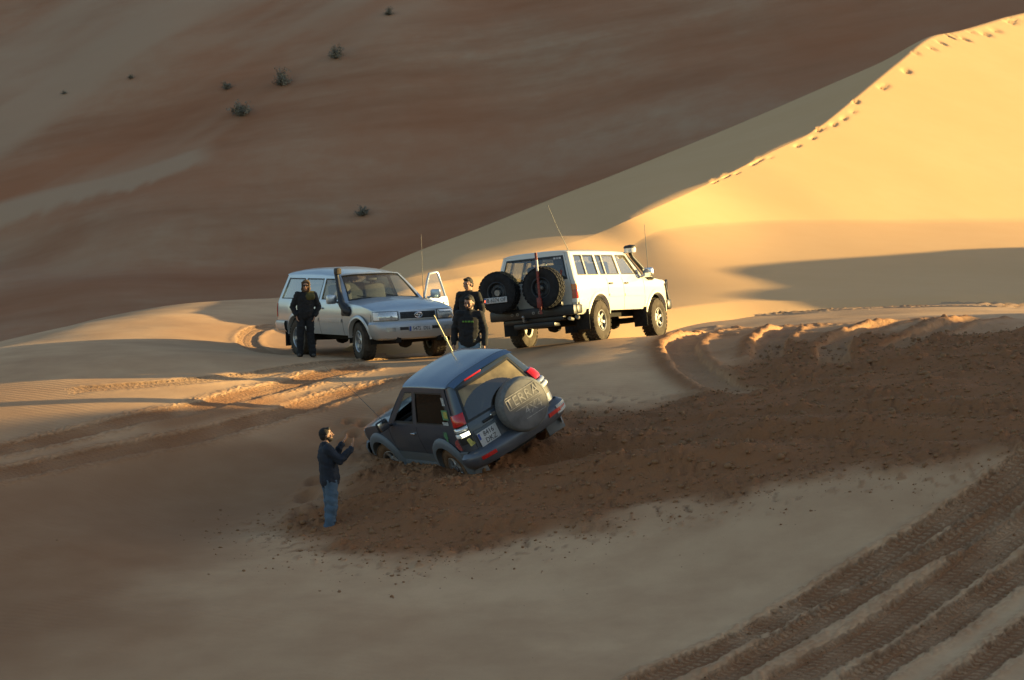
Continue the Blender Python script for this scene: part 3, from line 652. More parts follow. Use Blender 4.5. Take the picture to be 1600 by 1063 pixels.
def make_wheel(kind, Rr, w, rim, style, tyre_mat, rim_mat, lugs=34, lug=.014):
    """shared meshes for one kind of wheel"""
    t = tyre_mesh(Rr, w, rim, lugs, lug).build('tyre', tyre_mat); r = rim_mesh(rim, w, style).build('rim', rim_mat)
    hb = MB().lathe([(.001, -w*.40), (.05, -w*.40), (.06, -w*.2), (.16, w*.05), (.16, w*.3)], 20).build('hub', 'dark_steel')
    me = (t.data, r.data, hb.data)
    for o in (t, r, hb): bpy.data.objects.remove(o)
    return me
def put_wheel(parent, me, loc, side, steer=0., spin=0., name='wheel'):
    hub = obj(name, me[2], None, parent, loc, (0, 0, R(steer)+(0 if side < 0 else math.pi)))
    for n, d in (('tyre', me[0]), ('rim', me[1])): obj(n, d, None, hub, (0, 0, 0), (0, R(spin), 0))
    return hub

# ---------------------------------------------------------------- generic estate body
def make_car(name, S):
    root = bpy.data.objects.new(name, None); COL.objects.link(root); root.empty_display_size = .3
    prof = lin(S['prof']); belt = lin(S['belt']); zr = lin(S['roof']); plan = lin(S['plan']); P = {'root': root}
    zs, ze, gl_v = S['sill'], S['edge'], S['win_v']
    pm = S['paint']; arches = S['arches']; ra = S['arch_r']; za = S['arch_z']
    def zbot(x):
        z = zs
        for xa in arches:
            d = abs(x-xa)
            if d < ra: z = max(z, za+math.sqrt(ra*ra-d*d))
        return z
    def top(x): return belt(x)
    def side(s, off=0.):
        def f(x, t, xL=None):
            z0, z1 = zbot(x), top(x); z = z0+(z1-z0)*t
            return (x, s*(prof(z)*plan(x)+off), z)
        return f
    def strip(mb, s, x0, x1, off=0., nz=9, z1r=.0):
        xs = set(np.linspace(x0, x1, max(3, int((x1-x0)/.12))).tolist())
        for xa in arches:
            xs |= {float(v) for v in xa+ra*np.cos(np.linspace(0, math.pi, 15)) if x0 < v < x1}
            for v in (xa-ra-.002, xa+ra+.002):
                if x0 < v < x1: xs.add(v)
        xs = sorted(xs); f = side(s, off); rows = []
        for x in xs:
            col = [f(x, t) for t in np.linspace(0, 1, nz+1)]
            col = [(col[0][0], col[0][1]-s*.03, col[0][2]-.004)]+col      # rolled lower edge
            rows.append(col)
        mb.grid(rows); return mb
    ends = {}
    for k in ('front', 'rear'):
        e = S[k]; W = (lambda z, q=plan(e['xc']): prof(z)*q); ends[k] = End(e['xc'], e['xf'], W, lin(e['dx']), e.get('n', 3.6))
    FE, RE = ends['front'], ends['rear']; P['FE'], P['RE'] = FE, RE; P['prof'] = prof; P['plan'] = plan
    xq, xfen = S['rear']['xc'], S['front']['xc']
    # --- body shell: quarters, fenders, sills, pillars, roof
    body = MB()
    D = S['doors']; g = .006
    for s in (1, -1):
        strip(body, s, xq, D[0]-g); strip(body, s, D[-1]+g, xfen)
        def gh(u, v, s=s, off=0.):       # greenhouse side
            i = min(int(u), len(S['gh'])-2); t = u-i; a, b = S['gh'][i], S['gh'][i+1]
            xb = a[0]+(b[0]-a[0])*t; xt = a[1]+(b[1]-a[1])*t; x = xb+(xt-xb)*v; zb = belt(min(xb, S['cowl_x'])); z = zb+(ze(x)-zb)*v if callable(ze) else zb+(ze-zb)*v
            return (x, s*(prof(z)*plan(x)+off), z)
        holes = [(i, 1) for i in S['win_cells']]
        panel(body, gh, list(range(len(S['gh']))), [0, gl_v[0], gl_v[1], 1], holes, 3, 4)
        for i in S['win_cells']:
            nm, mt = S['win_cells'][i]
            if S.get('open_side') == s and i == S['open_cell']: continue
            if mt is not None:
                wmb = MB(); panel(wmb, lambda u, v: gh(u, v, off=-.012), [i, i+1], gl_v, (), 4, 4); w = wmb.build(nm, mt, root, recalc=False)
            else: w = root
            sm = MB(); du = .028/abs(S['gh'][i+1][0]-S['gh'][i][0]+1e-6); dv = .035
            us = [i, i+du, i+1-du, i+1]; vsx = [gl_v[0], gl_v[0]+dv, gl_v[1]-dv, gl_v[1]]
            panel(sm, lambda u, v: gh(min(max(u, 0), len(S['gh'])-1.001), v, off=.003), us, vsx, [(1, 1)], 3, 3)
            panel(sm, lambda u, v: gh(min(max(u, 0), len(S['gh'])-1.001), v, off=-.02), us, vsx, [(1, 1)], 3, 3)
            sm.build('window_seal', 'black_plastic', w)
        P['gh%d' % s] = gh
    def roofz(x, un):
        e = ze; return e+(zr(x)-e)*(1-abs(un)**3.2)**.55
    xw, xr = S['ws_top'], S['roof_rear']
    def roof(u, v):
        x = xw+(xr-xw)*u; un = v; w = prof(ze)*plan(x)
        bow = S.get('ws_bow', .10)*(1-un*un)*(1-u)
        return (x+bow, un*w, roofz(x, un))
    rb = MB() if S.get('roof_paint') else body
    vv = np.sin(np.linspace(-math.pi/2, math.pi/2, 25))
    rb.grid([[roof(u, v) for v in vv] for u in np.linspace(0, 1, 15)])
    if rb is not body: rb.build('roof', S['roof_paint'], root)
    # windscreen and its pillars
    xb, zb = S['cowl_x'], belt(S['cowl_x'])
    def screen(u, v, off=0.):
        bx = xb+S['cowl_bow']*(1-u*u); bw = (prof(zb)*plan(xb)); bz = zb+S['cowl_rise']*(1-u*u)
        t = roof(0, u); x = bx+(t[0]-bx)*v; z = bz+(t[2]-bz)*v
        y = u*(bw+(abs(prof(ze)*plan(xw))-bw)*v)
        b = math.sin(math.pi*v)*.02
        return (x+b+off*.5, y, z+b*.6+off*.85)
    panel(body, screen, [-1, -.90, .90, 1], [0, .05, .95, 1], [(1, 1)], 6, 6)
    sc = MB(); panel(sc, lambda u, v: screen(u, v, -.012), [-.905, .905], [.045, .955], (), 14, 8); P['screen'] = sc.build('windscreen', S.get('screen_glass', 'glass_screen'), root, recalc=False)
    ss = MB(); panel(ss, lambda u, v: screen(u, v, .003), [-.905, -.875, .875, .905], [.045, .09, .925, .955], [(1, 1)], 8, 4); ss.build('window_seal', 'black_plastic', P['screen'])
    P['screen_fn'] = screen
    # rear end with its window opening
    rz0, rw = S['rear']['z0'], S['rear']['win']
    aw = RE.a_of(rw[0]); zz = [rz0, rw[1], rw[2], ze]
    ctop = lambda a, z: RE(a, z)
    tail = MB(); at = RE.a_of(S['rear'].get('tail', .80))
    panel(body, ctop, [-1, -at], [rz0, belt(xq), ze], (), 8, 10); panel(body, ctop, [at, 1], [rz0, belt(xq), ze], (), 8, 10)
    panel(tail, ctop, [-at+.008, -aw, aw, at-.008], zz, [(1, 1)], 8, 6)
    P['tail'] = tail.build(S['rear'].get('name', 'tailgate'), pm, root)
    # close the gap between the rear head of the roof and the rear end
    rows = [[(roof(1, v)) for v in vv], []]
    for v in vv:
        a = RE.a_of(v); p = RE(a, ze); rows[1].append((p[0], p[1], ze))
    mid = [[((a[0]*(1-t)+b[0]*t)-.02*math.sin(math.pi*t), a[1]*(1-t)+b[1]*t, a[2]+(b[2]-a[2])*t**1.6) for a, b in zip(rows[0], rows[1])] for t in (0, .25, .5, .75, 1)]
    (rb if False else body).grid(mid)
    if rw[3] is not None:
        gw = MB(); panel(gw, lambda a, z: RE(a, z, -.012), [-aw, aw], [rw[1], rw[2]], (), 14, 6); P['rear_window'] = gw.build('rear_window', rw[3], P['tail'], recalc=False)
    gs = MB(); panel(gs, lambda a, z: RE(a, z, .003), [-aw-.01, -aw+.03, aw-.03, aw+.01], [rw[1]-.012, rw[1]+.025, rw[2]-.025, rw[2]+.012], [(1, 1)], 8, 4); gs.build('window_seal', 'black_plastic', P['tail'])
    # front: fascia between bonnet and bumper
    fz0, fz1 = S['front']['z0'], belt(xfen)
    fas = lambda a, z: FE(a, z)
    panel(body, fas, [-1, 1], [fz0, fz1], (), 40, 6)
    P['body'] = body.build('body', pm, root)
    # --- bonnet
    hb = MB(); cr = S['bonnet_crown']
    rows = []
    for t in np.linspace(0, 1, 18):
        row = []
        for v in vv:
            a = FE.a_of(v); f = FE(a, fz1); back = screen(v, 0)
            x = back[0]+.01+(f[0]-back[0]-.01)*t
            xx = min(max(back[0], xb)+(xfen-xb)*t, xfen); y = v*prof(belt(xx))*plan(xx) if t < .8 else None
            ya = v*prof(belt(xx))*plan(xx); y = ya*(1-t**6)+f[1]*t**6
            z = belt(xx)+(cr*(1-abs(v)**2.6)*(1-t**5))+(back[2]-belt(xb))*(1-t)**2*0+S['cowl_rise']*(1-v*v)*(1-t)**1.5*.8
            if t == 1: z = fz1
            row.append((x, y, z))
        rows.append(row)
    hb.grid(rows); P['bonnet'] = hb.build('bonnet', pm, root)
    # --- doors
    for s in (1, -1):
        for i in range(len(D)-1):
            if S.get('open_side') == s and i == S['open_door']: continue
            d = MB(); strip(d, s, D[i]+g, D[i+1]-g); dr = d.build('door', pm, root)
            hx = D[i]+S.get('handle', .16); hz = belt(hx)-.12
            h = MB(); h.box((hx, s*(prof(hz)+.018), hz), (.16, .03, .035), None, .012); h.build('door_handle', S.get('handle_mat', pm), dr)
            if S.get('moulding'):
                mz, mh, mm = S['moulding']; m = MB(); panel(m, lambda x, z: (x, s*(prof(z)*plan(x)+.014), z), [D[i]+.03, D[i+1]-.03], [mz-mh/2, mz+mh/2], (), 6, 2)
                panel(m, lambda x, t: (x, s*(prof(mz+mh/2)*plan(x)+.014*t), mz+mh/2), [D[i]+.03, D[i+1]-.03], [0, 1], (), 6, 1); m.build('side_moulding', mm, dr)
    # --- dark inner tub, wheel wells, underbody
    tub = MB()
    for s in (1, -1):
        xs = np.linspace(xq+.05, xfen-.1, 24)
        tub.grid([[(x, s*(prof(z)*plan(x)-.05), z) for z in np.linspace(zs+.05, belt(x)-.02, 6)] for x in xs if not any(abs(x-xa) < ra+.02 for xa in arches)] or [[(0, 0, 0)]*2]*2)
        for xa in arches:
            th = np.linspace(-.12, math.pi+.12, 17)
            tub.grid([[(xa+ra*1.005*math.cos(a), s*(prof(za+.3)-.03-w), za+ra*1.005*math.sin(a)) for w in (0, .14, .32)] for a in th])
            tub.grid([[(xa+ra*1.005*math.cos(a)*q, s*(prof(za+.3)-.35), za+ra*1.005*math.sin(a)*q) for q in (0.02, 1)] for a in th])
    tub.box(((arches[0]+arches[1])/2, 0, zs+.04), (arches[1]-arches[0]+1.6, 1.1, .06)); tub.box(((arches[0]+arches[1])/2, 0, zs+.03), (arches[1]-arches[0]-2*ra-.04, 1.66, .05))
    tub.box((S['cowl_x']+.0, 0, (zs+belt(xb))/2), (.05, 1.5, belt(xb)-zs-.06))
    tub.box((xq-.02+.15, 0, (zs+rz0)/2+.12), (.06, 1.2, .3))
    P['tub'] = tub.build('inner_body', 'well_dark', root)
    ch = MB()
    for s in (1, -1): ch.box(((arches[0]+arches[1])/2+.1, s*.46, zs-.05), (arches[1]-arches[0]+1.5, .09, .14))
    for xa in arches: ch.tube([(xa, -.72, za-.02), (xa, -.2, za-.03), (xa, .2, za-.03), (xa, .72, za-.02)], [.05, .06, .06, .05], 10); ch.lathe([(.001, -.14), (.13, -.1), (.16, 0), (.13, .1), (.001, .14)], 14, Matrix.Translation((xa, .12, za-.03)))
    ch.tube([(arches[0], 0, za), (arches[1]-.9, 0, zs-.02)], .035, 8); ch.box((arches[1]-.7, .05, zs-.03), (.8, .34, .2), None, .05); ch.box((arches[0]-.55, 0, zs-.02), (.5, .6, .16), None, .05)
    ch.build('chassis', 'well_dark', root)
    # --- cabin
    cb = S['cabin']; sz = cb['seat_z']
    for (sx_, sy_, wd) in cb['seats']:
        b = MB(); b.box((sx_+.05, sy_, sz), (.50, wd, .16), None, .05)
        M = Matrix.Translation((sx_-.20, sy_, sz+.05)) @ Matrix.Rotation(R(-14), 4, 'Y'); b.box((0, 0, .30), (.14, wd*.96, .62), M, .05)
        se = b.build('seat', cb.get('cloth', 'seat_cloth'), root)
        for hy in ([0] if wd < .8 else [-wd*.3, wd*.3]):
            h = MB(); h.box((-.01, hy, .74), (.09, .26, .17), M, .035); h.tube([(0, hy-.05, .58), (0, hy-.05, .70)], .008, 6, M=M); h.tube([(0, hy+.05, .58), (0, hy+.05, .70)], .008, 6, M=M); h.build('headrest', cb.get('cloth', 'seat_cloth'), se)
    db = MB(); dz = belt(xb)-.10
    db.grid([[(xb-.02-.34*t+.06*(1-u*u), u*.78, dz+.05*math.sin(t*3)+(-.30*max(0, t-.8)*5)) for t in (0, .2, .5, .8, .92, 1)] for u in np.linspace(-1, 1, 13)])
    db.box((xb-.42, cb['wheel_y'], dz-.02), (.16, .36, .10), None, .04)
    P['dash'] = db.build('dashboard', 'trim_dark', root)
    sw = MB(); M = Matrix.Translation((xb-.56, cb['wheel_y'], dz-.03)) @ Matrix.Rotation(R(62), 4, 'Y')
    sw.tube([(.19*math.cos(a), .19*math.sin(a), 0) for a in np.linspace(0, 2*math.pi, 25)], .015, 8, False, M); sw.tube([(0, -.18, 0), (0, 0, -.03), (0, .18, 0)], .016, 6, True, M); sw.tube([(0, 0, -.03), (.0, 0, -.25)], .025, 8, True, M); sw.tube([(0, 0, -.02), (.18, 0, 0)], .016, 6, True, M)
    sw.build('steering_wheel', 'trim_dark', root)
    hl = MB(); hl.grid([[(xw+.05+(xr-xw-.02)*u, v*prof(ze)*.93, roofz(xw+(xr-xw)*u, v*.93)-.05) for v in np.linspace(-1, 1, 13)] for u in np.linspace(0, 1, 9)]); hl.build('headlining', cb.get('lining', 'seat_tan'), root)
    im = MB(); p = screen(0, .84); im.box((p[0]-.06, 0, p[2]-.06), (.03, .22, .06), None, .012); im.build('inside_mirror', 'black_plastic', root)
    return P
def wrap_strip(E, a0, a1, prof_pts, n=40):
    """band round a body end: prof_pts = [(off, z), ...]"""
    return MB().grid([[E(a, z, o) for o, z in prof_pts] for a in np.linspace(a0, a1, n)])
def side_ext(mb, P, s, x0, x1, prof_pts, n=8):
    """continues a band along the body side between two x"""
    pr, pl = P['prof'], P['plan']
    mb.grid([[(x, s*(pr(z)*pl(x)+o), z) for o, z in prof_pts] for x in np.linspace(x0, x1, n)]); return mb
def patch_on(E, a0, a1, z0, z1, off, n=10, m=4, bulge=.0):
    """a lens or insert standing proud of a body end"""
    mb = MB(); f = lambda u, v: E(a0+(a1-a0)*u, z0+(z1-z0)*v, off+bulge*(1-(2*u-1)**4)*(1-(2*v-1)**4))
    mb.grid([[f(u, v) for v in np.linspace(0, 1, m+1)] for u in np.linspace(0, 1, n+1)])
    e = lambda u, v, o: E(a0+(a1-a0)*u, z0+(z1-z0)*v, o)
    for v in (0, 1): mb.grid([[e(u, v, o) for o in (-.02, off)] for u in np.linspace(0, 1, n+1)])
    for u in (0, 1): mb.grid([[e(u, v, o) for o in (-.02, off)] for v in np.linspace(0, 1, m+1)])
    return mb
def door_mirror(parent, s, x, y, z, mat, face=-1, tilt=0):
    """a door mirror: arm, shell and glass; the glass looks back"""
    m = MB(); m.tube([(x, y, z-.04), (x+.01, y+s*.08, z-.02)], [.03, .022], 8); m.box((x, y+s*.19, z+.04), (.09, .23, .19), None, .04); o = m.build('door_mirror', mat, parent)
    MB().box((x-.048, y+s*.19, z+.04), (.004, .19, .15), None, .002).build('mirror_glass', 'chrome', o); return o
def flare(mb, prof, s, xa, za, r0, r1, out, a0=-.15, a1=math.pi+.15):
    """wheel arch flare"""
    rows = []
    for a in np.linspace(a0, a1, 22):
        row = []
        for r, o in ((r0-.03, -.05), (r0, out), (r0+(r1-r0)*.5, out*.95), (r1-.02, out*.55), (r1, .002)):
            x, z = xa+r*math.cos(a), za+r*math.sin(a); row.append((x, s*(prof(max(z, .5))+o), z))
        rows.append(row)
    return mb.grid(rows)
# ---------------------------------------------------------------- silver estate car
def silver_car():
    S = dict(paint='silver_paint', sill=.50, edge=1.70, win_v=(.10, .90), arches=[0, 2.85], arch_r=.465, arch_z=.40,
        prof=[(.35, .86), (.5, .90), (.60, .93), (.78, .955), (.95, .96), (1.08, .945), (1.18, .915), (1.70, .72), (1.9, .65)],
        belt=[(-1.2, 1.15), (2.2, 1.17), (2.35, 1.16), (2.9, 1.115), (3.2, 1.06), (3.35, 1.02), (3.7, 1.0)],
        roof=[(-1.0, 1.775), (-.4, 1.84), (.3, 1.86), (.9, 1.83), (1.3, 1.785), (1.6, 1.745)], plan=[(-1.1, .955), (-.4, 1), (2.6, 1), (3.35, .955), (3.7, .94)],
        gh=[(-.95, -.79), (-.84, -.68), (.10, .12), (.20, .20), (1.04, 1.0), (1.14, 1.08), (1.98, 1.44), (2.22, 1.54)],
        win_cells={1: ('window', 'glass_pale'), 3: ('window', 'glass_pale'), 5: ('window', 'glass_clear')},
        front=dict(xc=3.35, xf=3.63, z0=.76, dx=[(.7, .03), (.9, .02), (1.05, -.02)], n=2.9), rear=dict(xc=-.95, xf=-1.06, z0=.72, dx=[(.7, .0), (1.15, 0), (1.70, .16)], win=(.80, 1.20, 1.63, 'glass_pale'), tail=.86),
        cowl_x=2.22, cowl_bow=.16, cowl_rise=.03, ws_top=1.54, ws_bow=.10, roof_rear=-.84, bonnet_crown=.075, doors=[.42, 1.10, 2.17], handle=.12, moulding=(.80, .07, 'silver_paint'), open_side=1, open_door=1, open_cell=5,
        cabin=dict(seat_z=.86, seats=[(1.30, .40, .52), (1.30, -.40, .52), (.35, 0, 1.4)], wheel_y=.40, lining='seat_tan'), screen_glass='glass_clear')
    P = make_car('silver_car', S); r, FE, RE, prof, plan = P['root'], P['FE'], P['RE'], P['prof'], P['plan']
    tag(r, 'dusty silver four-wheel-drive car with a black snorkel and its far door open', 'car')
    pp = [(-.03, .80), (.045, .795), (.085, .75), (.095, .66), (.085, .55), (.05, .46), (-.03, .43)]
    b = wrap_strip(FE, -1, 1, pp, 60)
    fb = b.build('front_bumper', 'silver_paint', r)
    pr = [(-.03, .74), (.05, .735), (.075, .68), (.075, .56), (.05, .50), (-.03, .47)]
    b = wrap_strip(RE, -1, 1, pr, 40)
    for s in (1, -1): side_ext(b, P, s, -.95, -.49, pr)
    b.build('rear_bumper', 'silver_paint', r)
    for s in (1, -1):
        e = [FE.a_of(s*.50), FE.a_of(s*.985)]; patch_on(FE, FE.a_of(s*.48), FE.a_of(s*.99), .812, 1.005, .006, 14, 4).build('headlight_bezel', 'trim_dark', r); hl = patch_on(FE, e[0], e[1], .825, .995, .012, 14, 4, .012).build('headlight', 'lamp_clear', r)
        e2 = [FE.a_of(s*.90), FE.a_of(s*.983)]; patch_on(FE, e2[0], e2[1], .832, .985, .022, 6, 3).build('turn_lens', 'lamp_white', hl)
        patch_on(FE, FE.a_of(s*.60), FE.a_of(s*.80), .60, .68, .10, 6, 2).build('fog_lamp', 'lamp_clear', fb)
        patch_on(FE, FE.a_of(s*.30), FE.a_of(s*.50), .625, .685, .099, 6, 2).build('air_slot', 'black_plastic', fb)
        m = MB(); flare(m, prof, s, 0, .40, .465, .53, .022, .12, math.pi-.12); m.build('wheel_arch', 'silver_paint', r)
        m = MB(); flare(m, prof, s, 2.85, .40, .465, .53, .022, .12, math.pi-.12); m.build('wheel_arch', 'silver_paint', r)
        patch_on(RE, RE.a_of(s*.86), s*1., .82, 1.10, .012, 8, 4).build('tail_light', 'lamp_red', r)
        MB().box((-.56, s*.80, .38), (.02, .30, .36), None, .008).build('mud_flap', 'rubber', r)
    gr = patch_on(FE, FE.a_of(-.44), FE.a_of(.44), .845, .985, .010, 16, 3).build('grille', 'black_plastic', r)
    for z in (.875, .912, .949): patch_on(FE, FE.a_of(-.42), FE.a_of(.42), z-.006, z+.006, .022, 14, 1).build('grille_bar', 'dark_steel', gr)
    fr = MB()
    for z in (.838, .992): fr.grid([[FE(a, z+d, .018) for d in (-.010, .010)] for a in np.linspace(FE.a_of(-.46), FE.a_of(.46), 14)])
    for s in (1, -1): fr.grid([[FE(FE.a_of(s*.45)+d, z, .018) for d in (-.010, .010)] for z in np.linspace(.828, 1.0, 5)])
    fr.build('grille_frame', 'silver_paint', gr)
    M = frame_at(FE(0, .915, .032), (0, 1, 0), (0, 0, 1)); em = MB()      # badge: three crossed ovals
    for cx, cy, a, bb in ((0, 0, .085, .055), (0, .018, .062, .022), (0, 0, .022, .052)): em.tube([(cx+a*math.cos(t), cy+bb*math.sin(t), 0) for t in np.linspace(0, 2*math.pi, 25)], .0075, 6, False, M)
    em.build('badge', 'chrome', gr)
    plate(fb, frame_at(FE(0, .645, .106), (0, 1, 0), (0, 0, 1)), .52, .11, ['5475  DLL'])
    # snorkel up the right windscreen pillar
    sn = MB(); pts = [(2.55, -.93, .98), (2.42, -.985, 1.02), (2.22, -.975, 1.14), (1.98, -.905, 1.38), (1.76, -.825, 1.58), (1.62, -.775, 1.71), (1.60, -.765, 1.76)]
    sn.tube(pts, [.07, .085, .075, .05, .045, .045, .05], 10); sn.box((2.36, -.965, 1.0), (.34, .07, .20), None, .03); sn.box((1.64, -.76, 1.80), (.13, .13, .14), None, .03); s0 = sn.build('snorkel', 'black_plastic', r)
    MB().box((1.708, -.76, 1.80), (.012, .105, .11), None, .004).build('snorkel_mouth', 'dusty_rubber', s0)
    door_mirror(r, -1, 1.98, -.90, 1.20, 'silver_paint')
    # open front door on the far side, hinged at its front edge
    hx, hy = 2.17, .955; d = MB(); bz = 1.17
    def outer(x, z, o): return (x-hx, prof(z)*1-hy+o, z)
    for o in (0, -.09): panel(d, lambda x, z: outer(x, z, o), [1.11, 2.16], [.50, 1.17], (), 8, 6)
    for z in (.50, 1.17): panel(d, lambda x, o: outer(x, z, o), [1.11, 2.16], [-.09, 0], (), 8, 1)
    for x in (1.11, 2.16): panel(d, lambda o, z: outer(x, z, o), [-.09, 0], [.50, 1.17], (), 1, 6)
    def fpt(x, z): return Vector(outer(x, z, -.03))
    d.tube([fpt(1.13, 1.16), fpt(1.11, 1.45), fpt(1.10, 1.65), fpt(1.16, 1.685), fpt(1.47, 1.66), fpt(1.60, 1.56), fpt(1.83, 1.36), fpt(2.04, 1.17)], .026, 8)
    dr = d.build('door', 'silver_paint', r); dr['label'] = 'open front door'; dr.location = (hx, hy, 0); dr.rotation_euler = (0, 0, R(-58))
    g = MB(); g.add([fpt(1.13, 1.17), fpt(1.11, 1.66), fpt(1.47, 1.65), fpt(2.02, 1.17)], [(0, 1, 2, 3)]); g.build('window', 'glass_clear', dr, recalc=False)
    MB().box((1.60-hx, prof(.9)-hy-.10, .85), (.8, .02, .45), None, .01).build('door_card', 'seat_tan', dr)
    MB().box((1.25-hx, prof(1.05)-hy+.018, 1.05), (.16, .03, .035), None, .012).build('door_handle', 'silver_paint', dr)
    door_mirror(dr, 1, 1.96-hx, .93-hy, 1.22, 'silver_paint')
    # roof gutters, wipers, whip aerial
    for s in (1, -1):
        sf = P['screen_fn']; w = MB(); w.tube([Vector(sf(.1+s*.35, .02))+Vector((.03, 0, .02)), Vector(sf(.1+s*.35-.45, .16))+Vector((.02, 0, .02))], .009, 6); w.build('wiper', 'black_plastic', r)
    a = MB(); a.tube([(2.30, .88, 1.15), (2.28, .88, 1.8), (2.27, .885, 2.50)], [.008, .006, .004], 6); a.build('whip_aerial', 'antenna', r)
    wm = make_wheel('silver', .395, .275, .215, 'five', 'dusty_rubber', 'alloy')
    for x in (0, 2.85):
        for s in (1, -1): put_wheel(r, wm, (x, s*.81, .395), s, -9 if x else 0, 20 if x else 50)
    return P

# ---------------------------------------------------------------- white estate car with two spare wheels
def white_car():
    S = dict(paint='white_paint', sill=.62, edge=1.80, win_v=(.12, .90), arches=[0, 2.85], arch_r=.50, arch_z=.45,
        prof=[(.45, .86), (.6, .885), (.72, .91), (.9, .925), (1.05, .93), (1.18, .92), (1.29, .885), (1.80, .74), (2.0, .68)],
        belt=[(-1.2, 1.27), (2.2, 1.28), (2.4, 1.27), (3.0, 1.24), (3.3, 1.20), (3.45, 1.16), (3.7, 1.15)],
        roof=[(-1.0, 1.855), (-.4, 1.88), (.6, 1.89), (1.4, 1.875), (2.0, 1.84)], plan=[(-1.1, .965), (-.4, 1), (2.6, 1), (3.45, .965), (3.7, .95)],
        gh=[(-.93, -.80), (-.80, -.68), (-.40, -.34), (-.36, -.30), (.16, .20), (.26, .28), (.52, .56), (.56, .60), (1.18, 1.16), (1.28, 1.25), (2.14, 1.72), (2.36, 1.84)],
        win_cells={1: ('window', 'glass_sky'), 3: ('window', 'glass_sky'), 5: ('window', 'glass_sky'), 7: ('window', 'glass_sky'), 9: ('window', 'glass_sky')},
        front=dict(xc=3.42, xf=3.56, z0=.78, dx=[(.7, .02), (1.0, .01), (1.2, -.02)], n=4.2), rear=dict(xc=-.93, xf=-1.02, z0=.74, dx=[(.7, .0), (1.28, 0), (1.80, .13)], win=(.84, 1.28, 1.74, 'glass_clear'), tail=.90, name='rear_door'),
        cowl_x=2.36, cowl_bow=.08, cowl_rise=.03, ws_top=1.84, ws_bow=.06, roof_rear=-.83, bonnet_crown=.06, doors=[.46, 1.22, 2.26], handle=.13, handle_mat='black_plastic', moulding=(.92, .055, 'white_paint'),
        cabin=dict(seat_z=.98, seats=[(1.45, .40, .52), (1.45, -.40, .52), (.45, 0, 1.4)], wheel_y=.40, lining='seat_tan'))
    P = make_car('white_car', S); r, FE, RE, prof, plan = P['root'], P['FE'], P['RE'], P['prof'], P['plan']
    tag(r, 'white four-wheel-drive car carrying two spare wheels and a red jack on its rear', 'car')
    pr = [(-.03, .74), (.03, .735), (.05, .68), (.05, .60), (-.03, .56)]
    for s in (1, -1):
        m = MB(); side_ext(m, P, s, -.93, -.53, [(0, .86), (.025, .85), (.03, .72), (.02, .60), (-.02, .56)]); m.build('bumper_end', 'white_paint', r)
        tl = patch_on(RE, RE.a_of(s*.895), s*1., .80, 1.16, .014, 8, 4).build('tail_light', 'lamp_red', r)
        patch_on(RE, RE.a_of(s*.893), s*1., 1.05, 1.16, .018, 8, 2).build('turn_lens', 'lamp_amber', tl); patch_on(RE, RE.a_of(s*.893), s*1., .80, .875, .018, 8, 2).build('reverse_lens', 'lamp_white', tl)
        for xa in (0, 2.85): m = MB(); flare(m, prof, s, xa, .45, .50, .57, .03, .2, math.pi-.2); m.build('wheel_arch', 'white_paint', r)
        for xm in (-.60, 2.22): MB().box((xm, s*.80, .46), (.02, .30, .40), None, .008).build('mud_flap', 'rubber', r)
        patch_on(FE, FE.a_of(s*.55), FE.a_of(s*.97), .92, 1.08, .012, 8, 3).build('headlight', 'lamp_clear', r)
    patch_on(FE, FE.a_of(-.5), FE.a_of(.5), .90, 1.08, .010, 12, 3).build('grille', 'black_plastic', r)
    # bull bar
    b = MB(); b.box((3.66, 0, .70), (.22, 1.75, .22), None, .05)
    for s in (1, -1):
        b.tube([(3.68, s*.42, .78), (3.76, s*.42, 1.10), (3.72, s*.42, 1.26)], .03, 8); b.tube([(3.66, s*.70, .80), (3.74, s*.78, 1.02), (3.58, s*.86, 1.20), (3.40, s*.90, 1.12), (3.50, s*.90, .80)], .03, 8)
    b.tube([(3.72, -.42, 1.26), (3.73, 0, 1.28), (3.72, .42, 1.26)], .03, 8); b.tube([(3.74, -.78, 1.02), (3.77, 0, 1.04), (3.74, .78, 1.02)], .025, 8); bb = b.build('bull_bar', 'steel_black', r)
    for s in (1, -1):
        MB().lathe([(.001, -.05), (.05, -.045), (.085, 0), (.09, .03), (.001, .032)], 18, Matrix.Translation((3.80, s*.62, 1.16)) @ Matrix.Rotation(R(-90), 4, 'Z')).build('driving_lamp', 'lamp_white', bb)
    # steel rear bumper with swing arms, tow gear
    b = MB(); b.box((-1.13, 0, .66), (.22, 1.86, .20), None, .03); b.box((-1.10, 0, .52), (.14, 1.30, .10), None, .02); b.box((-1.02, 0, .42), (.30, .9, .10), None, .02)
    for s in (1, -1): b.box((-.99, s*.90, .67), (.24, .10, .18), None, .03)
    rbp = b.build('rear_bumper', 'steel_black', r)
    for y, z in ((.42, .66), (.30, .66), (-.05, .66), (-.18, .66)): MB().lathe([(.03, 0), (.03, -.012), (.016, -.014), (.016, .0)], 12, Matrix.Translation((-1.243, y, z)) @ Matrix.Rotation(R(-90), 4, 'Z')).build('bolt', 'dull_alloy', rbp)
    tb = MB(); tb.tube([(-1.20, .15, .54), (-1.30, .15, .52), (-1.32, .15, .58)], [.025, .025, .018], 8); tb.lathe([(.001, -.03), (.026, -.018), (.03, 0), (.026, .018), (.001, .03)], 10, Matrix.Translation((-1.32, .15, .60))); tb.build('tow_ball', 'alloy', rbp)
    lamps = MB()
    ex = MB(); ex.tube([(-.75, -.66, .48), (-1.02, -.70, .50), (-1.12, -.76, .49)], .034, 10); ex.tube([(-.9, -.84, .50), (-1.03, -.88, .52)], .04, 10); ex.build('exhaust_tail', 'dull_alloy', r)
